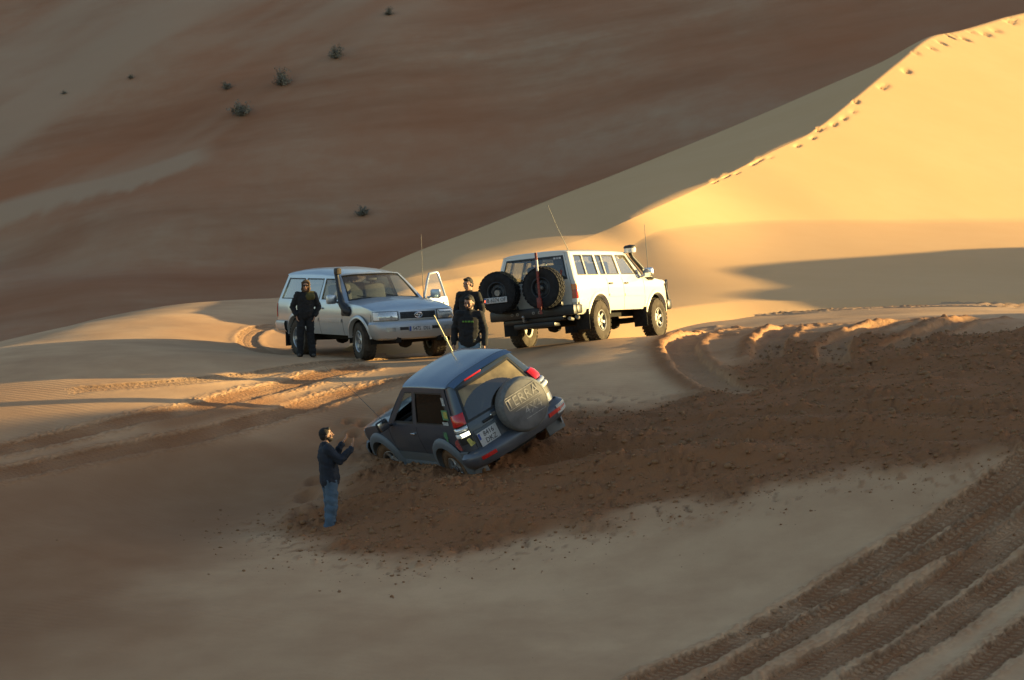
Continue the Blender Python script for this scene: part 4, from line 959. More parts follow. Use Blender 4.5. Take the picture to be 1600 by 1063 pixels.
    for s, y0 in ((1, .62), (-1, -.36)):
        a = MB(); a.box((-1.19, y0, .80), (.08, .62, .08), None, .015); a.box((-1.17, y0, 1.02), (.06, .10, .50), None, .015); a.tube([(-1.12, y0+s*.26, .70), (-1.18, y0+s*.28, .84)], .04, 8); a.build('swing_arm', 'steel_black', r)
    wm = make_wheel('white', .42, .27, .205, 'six', 'dusty_rubber', 'dull_alloy', 30, .018)
    sm = make_wheel('spare', .42, .27, .205, 'steel', 'rubber', 'dark_steel', 30, .018)
    for y0, nm in ((.60, 'spare_wheel'), (-.37, 'spare_wheel')):
        h = put_wheel(r, sm, (-1.36, y0, 1.13), -1, 0, 10, nm); h.rotation_euler = (0, 0, R(-90))
    MB().lathe([(.001, -.10), (.035, -.10), (.05, -.07), (.05, 0)], 12, Matrix.Translation((-1.42, -.37, 1.13)) @ Matrix.Rotation(R(-90), 4, 'Z')).build('wheel_clamp', 'dull_alloy', r)
    MB().lathe([(.001, -.05), (.06, -.05), (.07, 0)], 12, Matrix.Translation((-1.42, .60, 1.12)) @ Matrix.Rotation(R(-90), 4, 'Z')).build('wheel_clamp', 'dull_alloy', r)
    plate(r, frame_at((-1.515, .62, .98), (0, -1, 0), (.0, 0, 1)), .50, .11, ['B 6274 OF'])
    # high-lift jack
    j = MB(); M = Matrix.Translation((-1.55, -.36, .72)); j.box((0, 0, .50), (.022, .045, 1.20), M)
    for k in range(14): j.box((-.012, 0, .02+k*.075), (.006, .018, .03), M)
    jk = j.build('high_lift_jack', 'jack_red', r)
    MB().box((-.02, 0, .12), (.07, .09, .20), M, .01).build('jack_lifter', 'jack_red', jk); q = MB(); q.tube([(-.045, -.03, .74), (-.045, -.03, .96)], .022, 8, True, M); q.build('jack_handle', 'plate_white', jk)
    for k, wd in enumerate((.045, .03, .05)): MB().box((0, 0, 0), (wd, .035, .002), frame_at(RE(RE.a_of(-.60-.075*k), 1.70, .005), (0, -1, 0), (.2, 0, 1))).build('window_sticker', 'plate_white', P['tail'])
    # snorkel with round pre-cleaner on the right
    sn = MB(); sn.tube([(2.75, -.90, 1.26), (2.55, -.95, 1.27), (2.36, -.95, 1.36), (2.14, -.88, 1.56), (1.98, -.83, 1.70), (1.94, -.82, 1.78)], [.05, .055, .05, .045, .042, .045], 10); s0 = sn.build('snorkel', 'black_plastic', r)
    MB().lathe([(.05, -.06), (.115, -.05), (.125, .0), (.125, .06), (.001, .06)], 22, Matrix.Translation((1.94, -.82, 1.84)) @ Matrix.Rotation(R(90), 4, 'X')).build('pre_cleaner', 'lamp_white', s0)
    MB().lathe([(.128, .0), (.13, .035), (.10, .06), (.001, .075)], 22, Matrix.Translation((1.94, -.82, 1.88)) @ Matrix.Rotation(R(90), 4, 'X')).build('pre_cleaner_cap', 'black_plastic', s0)
    # dark non-slip mats on the wings
    m = MB(); panel(m, lambda x, t: (x, -(prof(1.2)*plan(x)-.02-.34*t), lin(S['belt'])(x)+.012+.045*(1-(1-t*.36)**2.6)), [2.72, 3.30], [0, 1], (), 8, 5); m.build('wing_mat', 'black_plastic', r)
    door_mirror(r, -1, 2.20, -.88, 1.32, 'chrome'); door_mirror(r, 1, 2.20, .88, 1.32, 'white_paint')
    a = MB(); a.tube([(-.55, -.60, 1.84), (-.80, -.52, 2.3), (-.98, -.44, 2.75)], [.008, .005, .0035], 6); a.build('whip_aerial', 'antenna', r)
    a = MB(); a.tube([(3.0, -.72, 1.25), (3.02, -.72, 2.4)], [.008, .005], 6); a.build('whip_aerial', 'antenna', r)
    for x in (0, 2.85):
        for s in (1, -1): put_wheel(r, wm, (x, s*.82, .42), s, 0, 15 if x else 40)
    return P

# ---------------------------------------------------------------- blue three-door car, stuck in the sand
def blue_car():
    S = dict(paint='blue_paint', roof_paint='roof_sky_blue', sill=.44, edge=1.75, win_v=(.08, .90), arches=[0, 2.455], arch_r=.46, arch_z=.38,
        prof=[(.35, .85), (.44, .88), (.55, .905), (.75, .93), (.92, .935), (1.06, .92), (1.16, .89), (1.75, .66), (1.9, .6)],
        belt=[(-1.0, 1.17), (0, 1.15), (1.8, 1.14), (2.1, 1.13), (2.6, 1.08), (2.95, 1.02), (3.1, .98), (3.4, .96)],
        roof=[(-.8, 1.80), (-.3, 1.845), (.3, 1.86), (.9, 1.845), (1.3, 1.81)], plan=[(-1.0, .93), (-.5, .98), (-.1, 1), (2.2, 1), (3.0, .95), (3.4, .92)],
        gh=[(-.59, -.38), (-.43, -.26), (.78, .72), (.90, .80), (1.72, 1.00), (1.92, 1.14)],
        win_cells={1: ('window', 'glass_dark'), 3: ('window', None)},
        front=dict(xc=3.02, xf=3.28, z0=.74, dx=[(.7, .03), (.85, .02), (1.0, -.03)], n=2.6), rear=dict(xc=-.62, xf=-.83, z0=.66, dx=[(.6, -.02), (1.0, 0), (1.17, .03), (1.75, .24)], win=(.80, 1.17, 1.68, None), tail=.82, n=2.7, name='rear_door'),
        cowl_x=1.92, cowl_bow=.18, cowl_rise=.03, ws_top=1.14, ws_bow=.10, roof_rear=-.42, bonnet_crown=.07, doors=[.80, 1.90], handle=.17, handle_mat='chrome',
        cabin=dict(seat_z=.82, seats=[(1.05, .38, .5), (1.05, -.38, .5), (.10, 0, 1.2)], wheel_y=.38, lining='seat_tan'))
    P = make_car('blue_car', S); r, FE, RE, prof, plan = P['root'], P['FE'], P['RE'], P['prof'], P['plan']
    tag(r, 'dark blue three-door car tilted and bogged down in churned sand', 'car')
    # rear window: dusty with the wiper's clean fan
    aw = RE.a_of(.80); inside = lambda y, z: (y-.12)**2/.60**2+(z-1.12)**2/.44**2 < 1
    mb_d, mb_c = MB(), MB(); n = 110; A = np.linspace(-aw, aw, n+1); ZS = np.linspace(1.17, 1.68, 67)
    for i in range(n):
        for k in range(66):
            c = RE((A[i]+A[i+1])/2, (ZS[k]+ZS[k+1])/2); m = mb_c if inside(c[1], c[2]) else mb_d
            m.grid([[RE(a, z, -.010) for z in (ZS[k], ZS[k+1])] for a in (A[i], A[i+1])])
    w = mb_d.build('rear_window', 'glass_dusty', P['tail'], recalc=False); w['label'] = 'rear window filmed with sand dust'
    w2 = mb_c.build('wiped_glass', 'glass_wiped', w, recalc=False)
    wp = MB(); wp.tube([RE(RE.a_of(.14), 1.16, .02), RE(RE.a_of(-.38), 1.24, .015)], .009, 6); wp.build('wiper', 'black_plastic', P['tail'])
    # spare wheel under its printed cover
    cy, cz, cr = -.22, 1.0, .445
    M = Matrix.Translation((-.84, cy, cz)) @ Matrix.Rotation(R(-90), 4, 'Z')
    cv = MB().lathe([(.001, -.262), (cr*.55, -.262), (cr*.86, -.252), (cr*.95, -.235), (cr, -.19), (cr*1.005, -.10), (cr*.96, .0), (cr*.5, .02)], 48, M).build('spare_wheel_cover', 'cover_vinyl', r)
    MB().lathe([(cr*.90, -.250), (cr*.955, -.236), (cr*1.003, -.192), (cr*1.008, -.10), (cr*.965, .0)], 48, M).build('cover_band', 'cover_rim', cv)
    F = lambda y, z: frame_at((-1.1035, cy+y, cz+z), (0, -1, 0), (0, 0, 1))
    lettering('TERRA', .235, 'cover_print', cv, F(.0, .135), .92, True); lettering('4X4', .20, 'cover_print', cv, F(-.10, -.105), 1.0, True)
    lns = []
    for (y, z, wd, hh) in ((.0, .255, .60, .012), (.0, .045, .62, .010), (-.06, -.015, .56, .010), (-.10, -.215, .40, .012)): MB().box((0, 0, 0), (wd, hh, .002), F(y, z)).build('cover_line', 'cover_print', cv)
    for (y, z) in ((.31, .15), (-.31, .15)): MB().box((0, 0, 0), (.012, .20, .002), F(y, z)).build('cover_line', 'cover_print', cv)
    # tail lights: red, white rolls, red
    for s in (1, -1):
        a0, a1 = RE.a_of(s*.83), s*1.
        tl = patch_on(RE, a0, a1, .86, 1.34, .004, 8, 6).build('tail_light', 'black_plastic', r)
        patch_on(RE, a0, a1, 1.17, 1.345, .030, 8, 4, .02).build('brake_lens', 'lamp_red', tl)
        patch_on(RE, a0, a1, 1.08, 1.145, .030, 8, 4, .02).build('turn_lens', 'lamp_clear', tl)
        rv = patch_on(RE, a0, a1, .99, 1.055, .030, 8, 4, .02).build('reverse_lens', 'lamp_white', tl)
        if s == 1: patch_on(RE, a0, a0+(a1-a0)*.62, .992, 1.053, .036, 8, 4, .02).build('lit_reverse_lamp', 'lit_lamp', rv)
    # bumper, reflectors, plate, handle, badge
    pp = [(-.03, .72), (.06, .71), (.13, .66), (.15, .60), (.13, .50), (.08, .43), (-.03, .40)]
    b = wrap_strip(RE, -1, 1, pp, 50)
    b.build('rear_bumper', 'blue_paint', r)
    pe = [(-.03, .74), (.03, .73), (.05, .66), (.05, .50), (.04, .40), (-.03, .36)]
    for s in (1, -1): m = MB(); side_ext(m, P, s, -.72, -.40, pe); m.build('bumper_end', 'flare_plastic', r)
    for s in (1, -1):
        rf = patch_on(RE, RE.a_of(s*.60), RE.a_of(s*.86), .555, .615, .165, 6, 2).build('reflector', 'lamp_red', r)
        MB().box((-.52, s*.78, .30), (.022, .34, .30), None, .008).build('mud_flap', 'flare_plastic', r)
    patch_on(RE, RE.a_of(-.97), RE.a_of(-.80), .52, .66, .158, 5, 3).build('sticker', 'sticker_pale', r); patch_on(RE, RE.a_of(-.955), RE.a_of(-.82), .57, .605, .163, 5, 2).build('sticker', 'sticker_red', r)
    plate(P['tail'], frame_at(RE(RE.a_of(.54), .83, .022), (0, -1, 0), (0, 0, 1)), .38, .245, ['8416', 'DKZ'])
    hd = MB(); hd.box(RE(RE.a_of(.42), 1.055, .01), (.03, .20, .05), None, .012); hd.build('door_handle', 'black_plastic', P['tail'])
    MB().lathe([(.001, -.012), (.05, -.01), (.055, 0)], 18, Matrix.Translation(RE(RE.a_of(.26), 1.08, .006)) @ Matrix.Rotation(R(-90), 4, 'Z') @ Matrix.Diagonal((1.4, 1, .7, 1))).build('badge', 'chrome', P['tail'])
    gm = MB(); gm.grid([[RE(a, z, .014) for z in (.93, .95, .985, 1.0)] for a in np.linspace(RE.a_of(.30), RE.a_of(.76), 8)]); gm.build('plate_garnish', 'flare_plastic', P['tail'])
    # spoiler lip with high brake light
    sp = MB(); sp.grid([[(-.46-.20*t-.02*(1-v*v), v*.60, 1.835-.045*t-.05*abs(v)**3) for t in (0, .4, .8, 1)] for v in np.linspace(-1, 1, 17)]); so = sp.build('roof_spoiler', 'roof_sky_blue', r)
    sp2 = MB(); sp2.box((-.685, .22, 1.775), (.02, .34, .03), None, .008); sp2.build('high_brake_light', 'lamp_red', so)
    # flares, steps, arches
    for s in (1, -1):
        m = MB(); flare(m, prof, s, 0, .38, .455, .60, .065, -.30, math.pi+.25); m.build('wheel_arch', 'flare_plastic', r)
        m = MB(); flare(m, prof, s, 2.455, .38, .455, .60, .065, -.1, math.pi+.25); m.build('wheel_arch', 'flare_plastic', r)
        st = MB(); st.box((1.22, s*.93, .36), (1.45, .17, .07), None, .03); st.box((1.22, s*.88, .42), (1.50, .06, .12), None, .02); st.build('side_step', 'flare_plastic', r)
        m = MB(); panel(m, lambda x, z: (x, s*(prof(z)*plan(x)+.010), z), [.52, 1.93], [.47, .66], (), 10, 3); m.build('lower_cladding', 'flare_plastic', r)
        patch_on(FE, FE.a_of(s*.50), FE.a_of(s*.985), .80, .965, .012, 12, 4, .015).build('headlight', 'lamp_clear', r)
    pf = [(-.03, .76), (.05, .75), (.10, .68), (.11, .58), (.08, .46), (-.03, .40)]
    b = wrap_strip(FE, -1, 1, pf, 50); b.build('front_bumper', 'flare_plastic', r)
    patch_on(FE, FE.a_of(-.40), FE.a_of(.40), .80, .95, .010, 12, 3).build('grille', 'black_plastic', r)
    # stickers on the left rear quarter
    gh = P['gh1']
    def quarter(x0, x1, z0, z1, mat, skew=0., off=.006):
        m = MB(); pts = [(x0, z0), (x1, z0), (x1+skew, z1), (x0+skew, z1)]
        m.grid([[(pts[0][0]+(pts[1][0]-pts[0][0])*u+skew*v, (prof(z0+(z1-z0)*v)*plan(x0)+off), z0+(z1-z0)*v) for v in (0, .5, 1)] for u in (0, .5, 1)]); m.build('sticker', mat, r)
    quarter(-.38, -.28, 1.50, 1.62, 'sticker_pale', .04, .010); quarter(-.45, -.24, 1.28, 1.43, 'sticker_green', .04, .010); quarter(-.43, -.30, 1.31, 1.41, 'sticker_yellow', .03, .014); quarter(-.43, -.22, 1.20, 1.25, 'sticker_pale', .02, .010)
    quarter(-.30, -.16, .98, 1.09, 'sticker_green', .0, .006); quarter(-.27, -.21, .90, .98, 'sticker_green', 0, .006)
    MB().lathe([(.001, -.004), (.10, -.003), (.105, .01)], 20, Matrix.Translation((-.57, prof(.86)*.975-.004, .86)) @ Matrix.Rotation(R(180+18), 4, 'Z')).build('sticker', 'sticker_red', r)
    MB().box((0, 0, 0), (.13, .13, .004), frame_at(RE(RE.a_of(.86), .88, .012), (.25, -1, 0), (0, .7, .7))).build('sticker', 'sticker_yellow', r)
    door_mirror(r, 1, 1.74, .86, 1.18, 'black_plastic'); door_mirror(r, -1, 1.74, -.86, 1.18, 'black_plastic')
    # aerials
    a = MB(); a.tube([(1.95, -.80, 1.12), (1.97, -.80, 1.8), (1.98, -.80, 2.32)], [.013, .012, .010], 8); ao = a.build('aerial_pole', 'yellow_pole', r)
    MB().tube([(1.97, -.80, 1.84), (1.97, -.80, 1.90)], .024, 8).build('pole_joint', 'yellow_pole', ao)
    a = MB(); a.tube([(2.25, .78, 1.08), (2.60, .90, 1.75), (3.05, 1.0, 2.30)], [.005, .004, .003], 6); a.build('whip_aerial', 'antenna', r)
    wm = make_wheel('blue', .385, .265, .218, 'six', 'sandy_rubber', 'alloy')
    for x in (0, 2.455):
        for s in (1, -1): put_wheel(r, wm, (x, s*.80, .385), s, 14 if x else 0, 30)
    return P
car_silver = silver_car(); car_silver['root'].matrix_world = SILVER_M
car_white = white_car(); car_white['root'].matrix_world = WHITE_M
car_blue = blue_car(); car_blue['root'].matrix_world = BLUE_M
# ---------------------------------------------------------------- people
simple('skin', (.40, .22, .145), .55, noise=.12, scale=30)
simple('hair_dark', (.014, .011, .009), .8, noise=.4, scale=60, bump=.4)
simple('beard', (.035, .024, .018), .85, noise=.4, scale=80)
simple('navy_jacket', (.012, .018, .032), .85, noise=.35, scale=7, bump=.3)
simple('black_cloth', (.012, .012, .014), .9, noise=.35, scale=7, bump=.3)
simple('olive_cloth', (.085, .075, .020), .9, noise=.3, scale=20)
simple('hood_knit', (.090, .055, .030), .95, noise=.4, scale=50, bump=.4)
simple('black_trousers', (.010, .011, .014), .9, noise=.35, scale=7, bump=.3)
simple('jeans', (.075, .125, .185), .88, noise=.35, scale=6, bump=.35)
simple('pale_jeans', (.17, .24, .31), .88, noise=.35, scale=6, bump=.35)
simple('shoe', (.05, .045, .04), .7)
simple('eye_dark', (.01, .008, .007), .25)
simple('lip', (.22, .085, .065), .5)
simple('neon_print', (.10, .26, .03), .6)
simple('patch_red', (.40, .03, .03), .6)
def capsule(mb, a, b, ra, rb, sq=(1, 1, 1), n=14):
    a, b = Vector(a), Vector(b); t = (b-a); L = t.length or 1e-4; t.normalize(); up = Vector((0, 0, 1)) if abs(t.z) < .9 else Vector((1, 0, 0)); u = (up-t*up.dot(t)).normalized(); v = t.cross(u)
    rows = []
    for k in range(5): f = -math.pi/2+math.pi/2*k/4; rows.append((a+t*ra*math.sin(f), max(ra*math.cos(f), 1e-4)))
    for k in range(5): f = math.pi/2*k/4; rows.append((b+t*rb*math.sin(f), max(rb*math.cos(f), 1e-4)))
    c0 = (a+b)/2
    P = [[p+Vector((((u*math.cos(q)+v*math.sin(q))*r).x*sq[0], ((u*math.cos(q)+v*math.sin(q))*r).y*sq[1], ((u*math.cos(q)+v*math.sin(q))*r).z*sq[2])) for q in np.linspace(0, 2*math.pi, n, endpoint=False)] for p, r in rows]
    n_ = n; V = [p for row in P for p in row]; F = []
    for i in range(len(P)-1):
        for k in range(n_): F.append((i*n_+k, i*n_+(k+1) % n_, (i+1)*n_+(k+1) % n_, (i+1)*n_+k))
    F += [tuple(range(n_-1, -1, -1)), tuple((len(P)-1)*n_+k for k in range(n_))]
    return mb.add(V, F)
def ball(mb, c, r, rot=None, n=16):
    P = []; M = Matrix.Translation(c) @ (rot.to_4x4() if rot is not None else Matrix.Identity(4))
    V = [M @ Vector((0, 0, -r[2]))]
    m = n//2
    for i in range(1, m):
        f = -math.pi/2+math.pi*i/m
        V += [M @ Vector((r[0]*math.cos(f)*math.cos(2*math.pi*k/n), r[1]*math.cos(f)*math.sin(2*math.pi*k/n), r[2]*math.sin(f))) for k in range(n)]
    V.append(M @ Vector((0, 0, r[2]))); F = [(0, 1+(k+1) % n, 1+k) for k in range(n)]
    for i in range(m-2):
        for k in range(n): F.append((1+i*n+k, 1+i*n+(k+1) % n, 1+(i+1)*n+(k+1) % n, 1+(i+1)*n+k))
    e = len(V)-1; b = 1+(m-2)*n; F += [(b+k, b+(k+1) % n, e) for k in range(n)]
    return mb.add(V, F)
def fuse(mb, name, mat, parent, vox=.012, smooth=3, wrinkle=0., seed=0):
    """melts overlapping volumes into one continuous skin"""
    me = mesh(name, mb.V, mb.F); o = bpy.data.objects.new(name, me); COL.objects.link(o)
    m = o.modifiers.new('r', 'REMESH'); m.mode = 'VOXEL'; m.voxel_size = vox; m.use_smooth_shade = True
    s = o.modifiers.new('s', 'SMOOTH'); s.factor = .5; s.iterations = smooth
    dg = bpy.context.evaluated_depsgraph_get(); me2 = bpy.data.meshes.new_from_object(o.evaluated_get(dg)); bpy.data.objects.remove(o); bpy.data.meshes.remove(me)
    if wrinkle:
        co = np.empty(len(me2.vertices)*3); me2.vertices.foreach_get('co', co); co = co.reshape(-1, 3); no = np.empty(len(me2.vertices)*3); me2.vertices.foreach_get('normal', no); no = no.reshape(-1, 3)
        w = fbm(co[:, 0]*5+co[:, 1]*4, co[:, 2]*13+co[:, 0]*5+seed*7, 300+seed, 3)
        co = co+no*(w*wrinkle)[:, None]; me2.vertices.foreach_set('co', co.ravel()); me2.update()
    me2.polygons.foreach_set('use_smooth', [True]*len(me2.polygons)); me2.name = name
    return obj(name, me2, mat, parent)
def hand(mb, w, d, n, spread=.10, curl=.35, s=1):
    """palm at wrist w pointing along d, palm normal n, five unequal bent fingers; s: side of the thumb"""
    w, d, n = Vector(w), Vector(d).normalized(), Vector(n); n = (n-d*n.dot(d)).normalized(); b = d.cross(n)*s
    for t in (-.026, -.009, .009, .026): capsule(mb, w+b*t*.6, w+d*.085+b*t, .013, .0125, n=10)
    for t, L, a in ((-.034, .058, -1.2), (-.012, .072, -.4), (.011, .076, .35), (.033, .068, 1.1)):
        dd = (d+b*spread*a).normalized(); p0 = w+d*.088+b*t; p1 = p0+(dd+n*curl*.5).normalized()*L*.5; p2 = p1+(dd+n*curl*1.4).normalized()*L*.5
        capsule(mb, p0, p1, .0098, .0092, n=8); capsule(mb, p1, p2, .0092, .0078, n=8)
    q0 = w+d*.022+b*.030; q1 = q0+(d*.55+b*.75+n*.25).normalized()*.042; q2 = q1+(d*.9+b*.35+n*.3).normalized()*.034
    capsule(mb, q0, q1, .0135, .011, n=8); capsule(mb, q1, q2, .0105, .0085, n=8)
def head(mb, c, rot):
    """skull, jaw, nose, brow, ears; faces local +X"""
    T = lambda p: Vector(c)+rot @ Vector(p)
    ball(mb, T((-.006, 0, .018)), (.100, .078, .104), rot); ball(mb, T((.028, 0, -.050)), (.066, .058, .070), rot); ball(mb, T((.046, 0, -.090)), (.036, .036, .030), rot)
    capsule(mb, T((.092, 0, .012)), T((.112, 0, -.024)), .010, .016, n=10); capsule(mb, T((.082, -.042, .030)), T((.082, .042, .030)), .014, .014, n=10)
    capsule(mb, T((.086, -.018, -.062)), T((.086, .018, -.062)), .010, .010, n=8)
    for s in (1, -1): ball(mb, T((-.004, s*.080, -.006)), (.020, .010, .032), rot); ball(mb, T((.066, s*.042, -.022)), (.024, .022, .026), rot)
def face(parent, c, rot, eyes=True, beard=False):
    T = lambda p: Vector(c)+rot @ Vector(p)
    if eyes:
        for s in (1, -1):
            m = MB(); ball(m, T((.083, s*.033, .008)), (.010, .015, .008), rot, 10); m.build('eye', 'eye_dark', parent)
            m = MB(); capsule(m, T((.094, s*.018, .034)), T((.086, s*.050, .036)), .006, .004, n=8); m.build('eyebrow', 'hair_dark', parent)
    m = MB(); capsule(m, T((.0945, -.022, -.062)), T((.0945, .022, -.062)), .006, .006, n=8); m.build('mouth', 'lip', parent)
    if beard:
        m = MB()
        ball(m, T((.036, 0, -.080)), (.060, .056, .046), rot); ball(m, T((.010, 0, -.052)), (.066, .071, .048), rot); capsule(m, T((.094, -.026, -.048)), T((.094, .026, -.048)), .007, .007, n=8)
        fuse(m, 'beard', 'beard', parent, .008, 1)
def hair(parent, c, rot, mat='hair_dark', low=-.02):
    m = MB(); T = lambda p: Vector(c)+rot @ Vector(p)
    ball(m, T((-.022, 0, .040)), (.100, .087, .096), rot); ball(m, T((-.050, 0, .000)), (.068, .084, .085), rot); ball(m, T((.050, 0, .098)), (.045, .062, .030), rot)
    for s in (1, -1): capsule(m, T((-.01, s*.078, .03)), T((.012, s*.078, -.005)), .018, .010, n=8)
    fuse(m, 'hair', mat, parent, .008, 1, .006, 3)
def person(label, base, yaw, J, head_rot, scale=1., top='black_cloth', legs='black_trousers', beard=False, hooded=False, hem=.88, group=None, loose=1.):
    """J: joints in local metres, facing +X, left is +Y"""
    root = bpy.data.objects.new('person', None); COL.objects.link(root); root.location = base; root.rotation_euler = (0, 0, R(yaw)); root.scale = (scale,)*3
    tag(root, label, 'person', group)
    rot = Euler([R(a) for a in head_rot]).to_matrix(); hc = J['head']
    body = MB(); head(body, hc, rot)
    capsule(body, Vector(J['neck'])+Vector((-.005, 0, -.06)), Vector(hc)+rot @ Vector((-.025, 0, -.06)), .060, .056)
    capsule(body, J['chest'], J['pelvis'], .09, .085, (1, 1.3, 1)); capsule(body, (J['chest'][0], J['sh1'][1]*.85, J['sh1'][2]-.02), (J['chest'][0], J['sh-1'][1]*.85, J['sh-1'][2]-.025), .045, .045)
    for s in (1, -1):
        k = lambda n: J['%s%d' % (n, s)]
        capsule(body, k('sh'), k('el'), .046, .038); capsule(body, k('el'), k('wr'), .038, .027)
        capsule(body, k('hip'), k('kn'), .078, .052); capsule(body, k('kn'), k('an'), .052, .036); capsule(body, Vector(k('an'))+Vector((-.03, 0, -.045)), Vector(k('an'))+Vector((.13, s*.02, -.05)), .035, .032)
        h = J.get('hand%d' % s)
        if h: hand(body, k('wr'), h[0], h[1], h[2], h[3], s if len(h) < 5 else h[4])
    bd = fuse(body, 'body', 'skin', root, .0075, 1)
    # top: jacket or sweatshirt
    t = MB(); ch, pe, nk = Vector(J['chest']), Vector(J['pelvis']), Vector(J['neck'])
    capsule(t, ch+Vector((0, 0, .02)), (ch+pe)/2, .142*loose, .138*loose, (.92, 1.36, 1)); capsule(t, (ch+pe)/2, (pe.x, pe.y, hem+.10), .140*loose, .146*loose, (.95, 1.26, 1))
    capsule(t, (pe.x, pe.y, hem+.12), (pe.x, pe.y, hem+.06), .146*loose, .146*loose, (.97, 1.27, .35))
    capsule(t, (J['sh1'][0], J['sh1'][1]*.86, J['sh1'][2]-.005), (J['sh-1'][0], J['sh-1'][1]*.86, J['sh-1'][2]-.005), .078, .078); capsule(t, ch+Vector((0, 0, .12)), nk+Vector((-.01, 0, -.015)), .10, .072, (1, 1.15, 1))
    for s in (1, -1):
        k = lambda n: Vector(J['%s%d' % (n, s)])
        lo = .4+.6*loose; capsule(t, k('sh'), k('el'), .076*lo, .064*lo); capsule(t, k('el'), k('el')+(k('wr')-k('el'))*.90, .064*lo, .050*lo)
    ja = fuse(t, 'jacket' if top != 'black_cloth' or hooded else 'sweatshirt', top, root, .013, 3, .012, len(label))
    # legs
    l = MB(); capsule(l, pe+Vector((0, .06, .0)), pe+Vector((0, -.06, .0)), .125, .125, (1, 1, 1.1))
    for s in (1, -1):
        k = lambda n: Vector(J['%s%d' % (n, s)])
        capsule(l, k('hip'), k('kn'), .102*loose, .080*loose); capsule(l, k('kn'), k('an')+Vector((0, 0, .0)), .080*loose, .074*loose); capsule(l, k('an')+Vector((0, 0, .05)), k('an')+Vector((.0, 0, -.02)), .076*loose, .080*loose)
    fuse(l, 'trousers', legs, root, .013, 2, .014, len(label)+5)
    for s in (1, -1):
        a = Vector(J['an%d' % s]); m = MB(); capsule(m, a+Vector((-.045, 0, -.045)), a+Vector((.15, s*.025, -.05)), .044, .042, (1, 1, .9)); capsule(m, a+Vector((-.01, 0, -.04)), a+Vector((0, 0, .03)), .05, .05); fuse(m, 'shoe', 'shoe', root, .012, 2)
    face(bd, hc, rot, not hooded, beard)
    T = lambda p: Vector(hc)+rot @ Vector(p)
    if hooded:
        m = MB(); ball(m, T((-.030, 0, .022)), (.108, .104, .122), rot); ball(m, T((-.035, 0, -.075)), (.105, .112, .075), rot); capsule(m, T((.058, -.055, .092)), T((.058, .055, .092)), .022, .022)
        for s in (1, -1): capsule(m, T((.055, s*.078, .075)), T((.052, s*.082, -.085)), .020, .024)
        capsule(m, T((.048, -.07, -.118)), T((.048, .07, -.118)), .024, .024)
        fuse(m, 'hood', 'hood_knit', root, .011, 2, .005)
        m = MB()
        for s in (1, -1): ball(m, T((.092, s*.036, .010)), (.012, .032, .022), rot, 12)
        capsule(m, T((.100, -.02, .016)), T((.100, .02, .016)), .006, .006, n=8)
        for s in (1, -1): capsule(m, T((.090, s*.064, .014)), T((.02, s*.084, .012)), .005, .005, n=8)
        m.build('sunglasses', 'eye_dark', root)
    else: hair(bd, hc, rot)
    return root, ja, T
def stand(lean=0., sway=0., arms='down'):
    J = dict(neck=(-.01+lean, sway, 1.50), chest=(lean*.8, sway*.8, 1.30), pelvis=(0, 0, .96), head=(.02+lean, sway, 1.635))
    for s in (1, -1):
        J['sh%d' % s] = (lean*.9-.01, s*.185+sway*.9, 1.43); J['hip%d' % s] = (0, s*.092, .93); J['kn%d' % s] = (.02, s*.115, .50); J['an%d' % s] = (-.01, s*.13, .095)
        J['el%d' % s] = (lean-.05, s*.265+sway*.8, 1.155); J['wr%d' % s] = (.04, s*.27+sway*.5, .91); J['hand%d' % s] = ((.12, s*.0, -1), (0, -s, 0), .05, .35)
    return J
def gz(x, y):
    a = np.array([float(x)]); b = np.array([float(y)]); return float(terrain(a, b)[0][0])

# man in front, seen from the side, both hands up, shins deep in the loose sand
J = stand(-.06)
J.update({'el-1': (.13, -.235, 1.245), 'wr-1': (.335, -.20, 1.44), 'hand-1': ((.25, .05, .97), (-.9, .1, .3), .12, .25), 'el1': (.12, .235, 1.25), 'wr1': (.25, .20, 1.49), 'hand1': ((.55, -.05, .80), (-.6, 0, .5), .14, .35), 'head': (-.055, 0, 1.645), 'neck': (-.065, 0, 1.50), 'an1': (.03, .10, .095), 'an-1': (-.03, -.10, .095)})
x, y = -2.86, 40.0
person('bearded man in dark navy jacket and blue jeans raising both hands beside the stuck car', (x, y, gz(x, y)-.15), 14, J, (0, -14, 0), .955, 'navy_jacket', 'jeans', beard=True, hem=.845, loose=1.2)
# hooded figure by the silver car
J = stand(.0, .01)
for s in (1, -1): J['el%d' % s] = (-.04, s*.30, 1.15); J['wr%d' % s] = (.06, s*.215, .945); J['hand%d' % s] = ((.10, -s*.3, -1), (-.2, -s, 0), .02, .5)
J['kn-1'] = (.03, -.12, .5); J['an1'] = (.04, .16, .095)
x, y = -4.15, 51.4
rt, ja, T = person('person in black with a brown hood up and sunglasses, hands in pockets by silver car', (x, y, gz(x, y)), -84, J, (0, 4, -6), .875, 'black_cloth', 'black_trousers', hooded=True, hem=.93, loose=1.06)
m = MB()
capsule(m, (-.004, .05, 1.432), (-.008, .165, 1.428), .092, .088); capsule(m, (.055, .07, 1.37), (.045, .14, 1.38), .098, .086)
yk = fuse(m, 'shoulder_yoke', 'olive_cloth', ja, .012, 2)
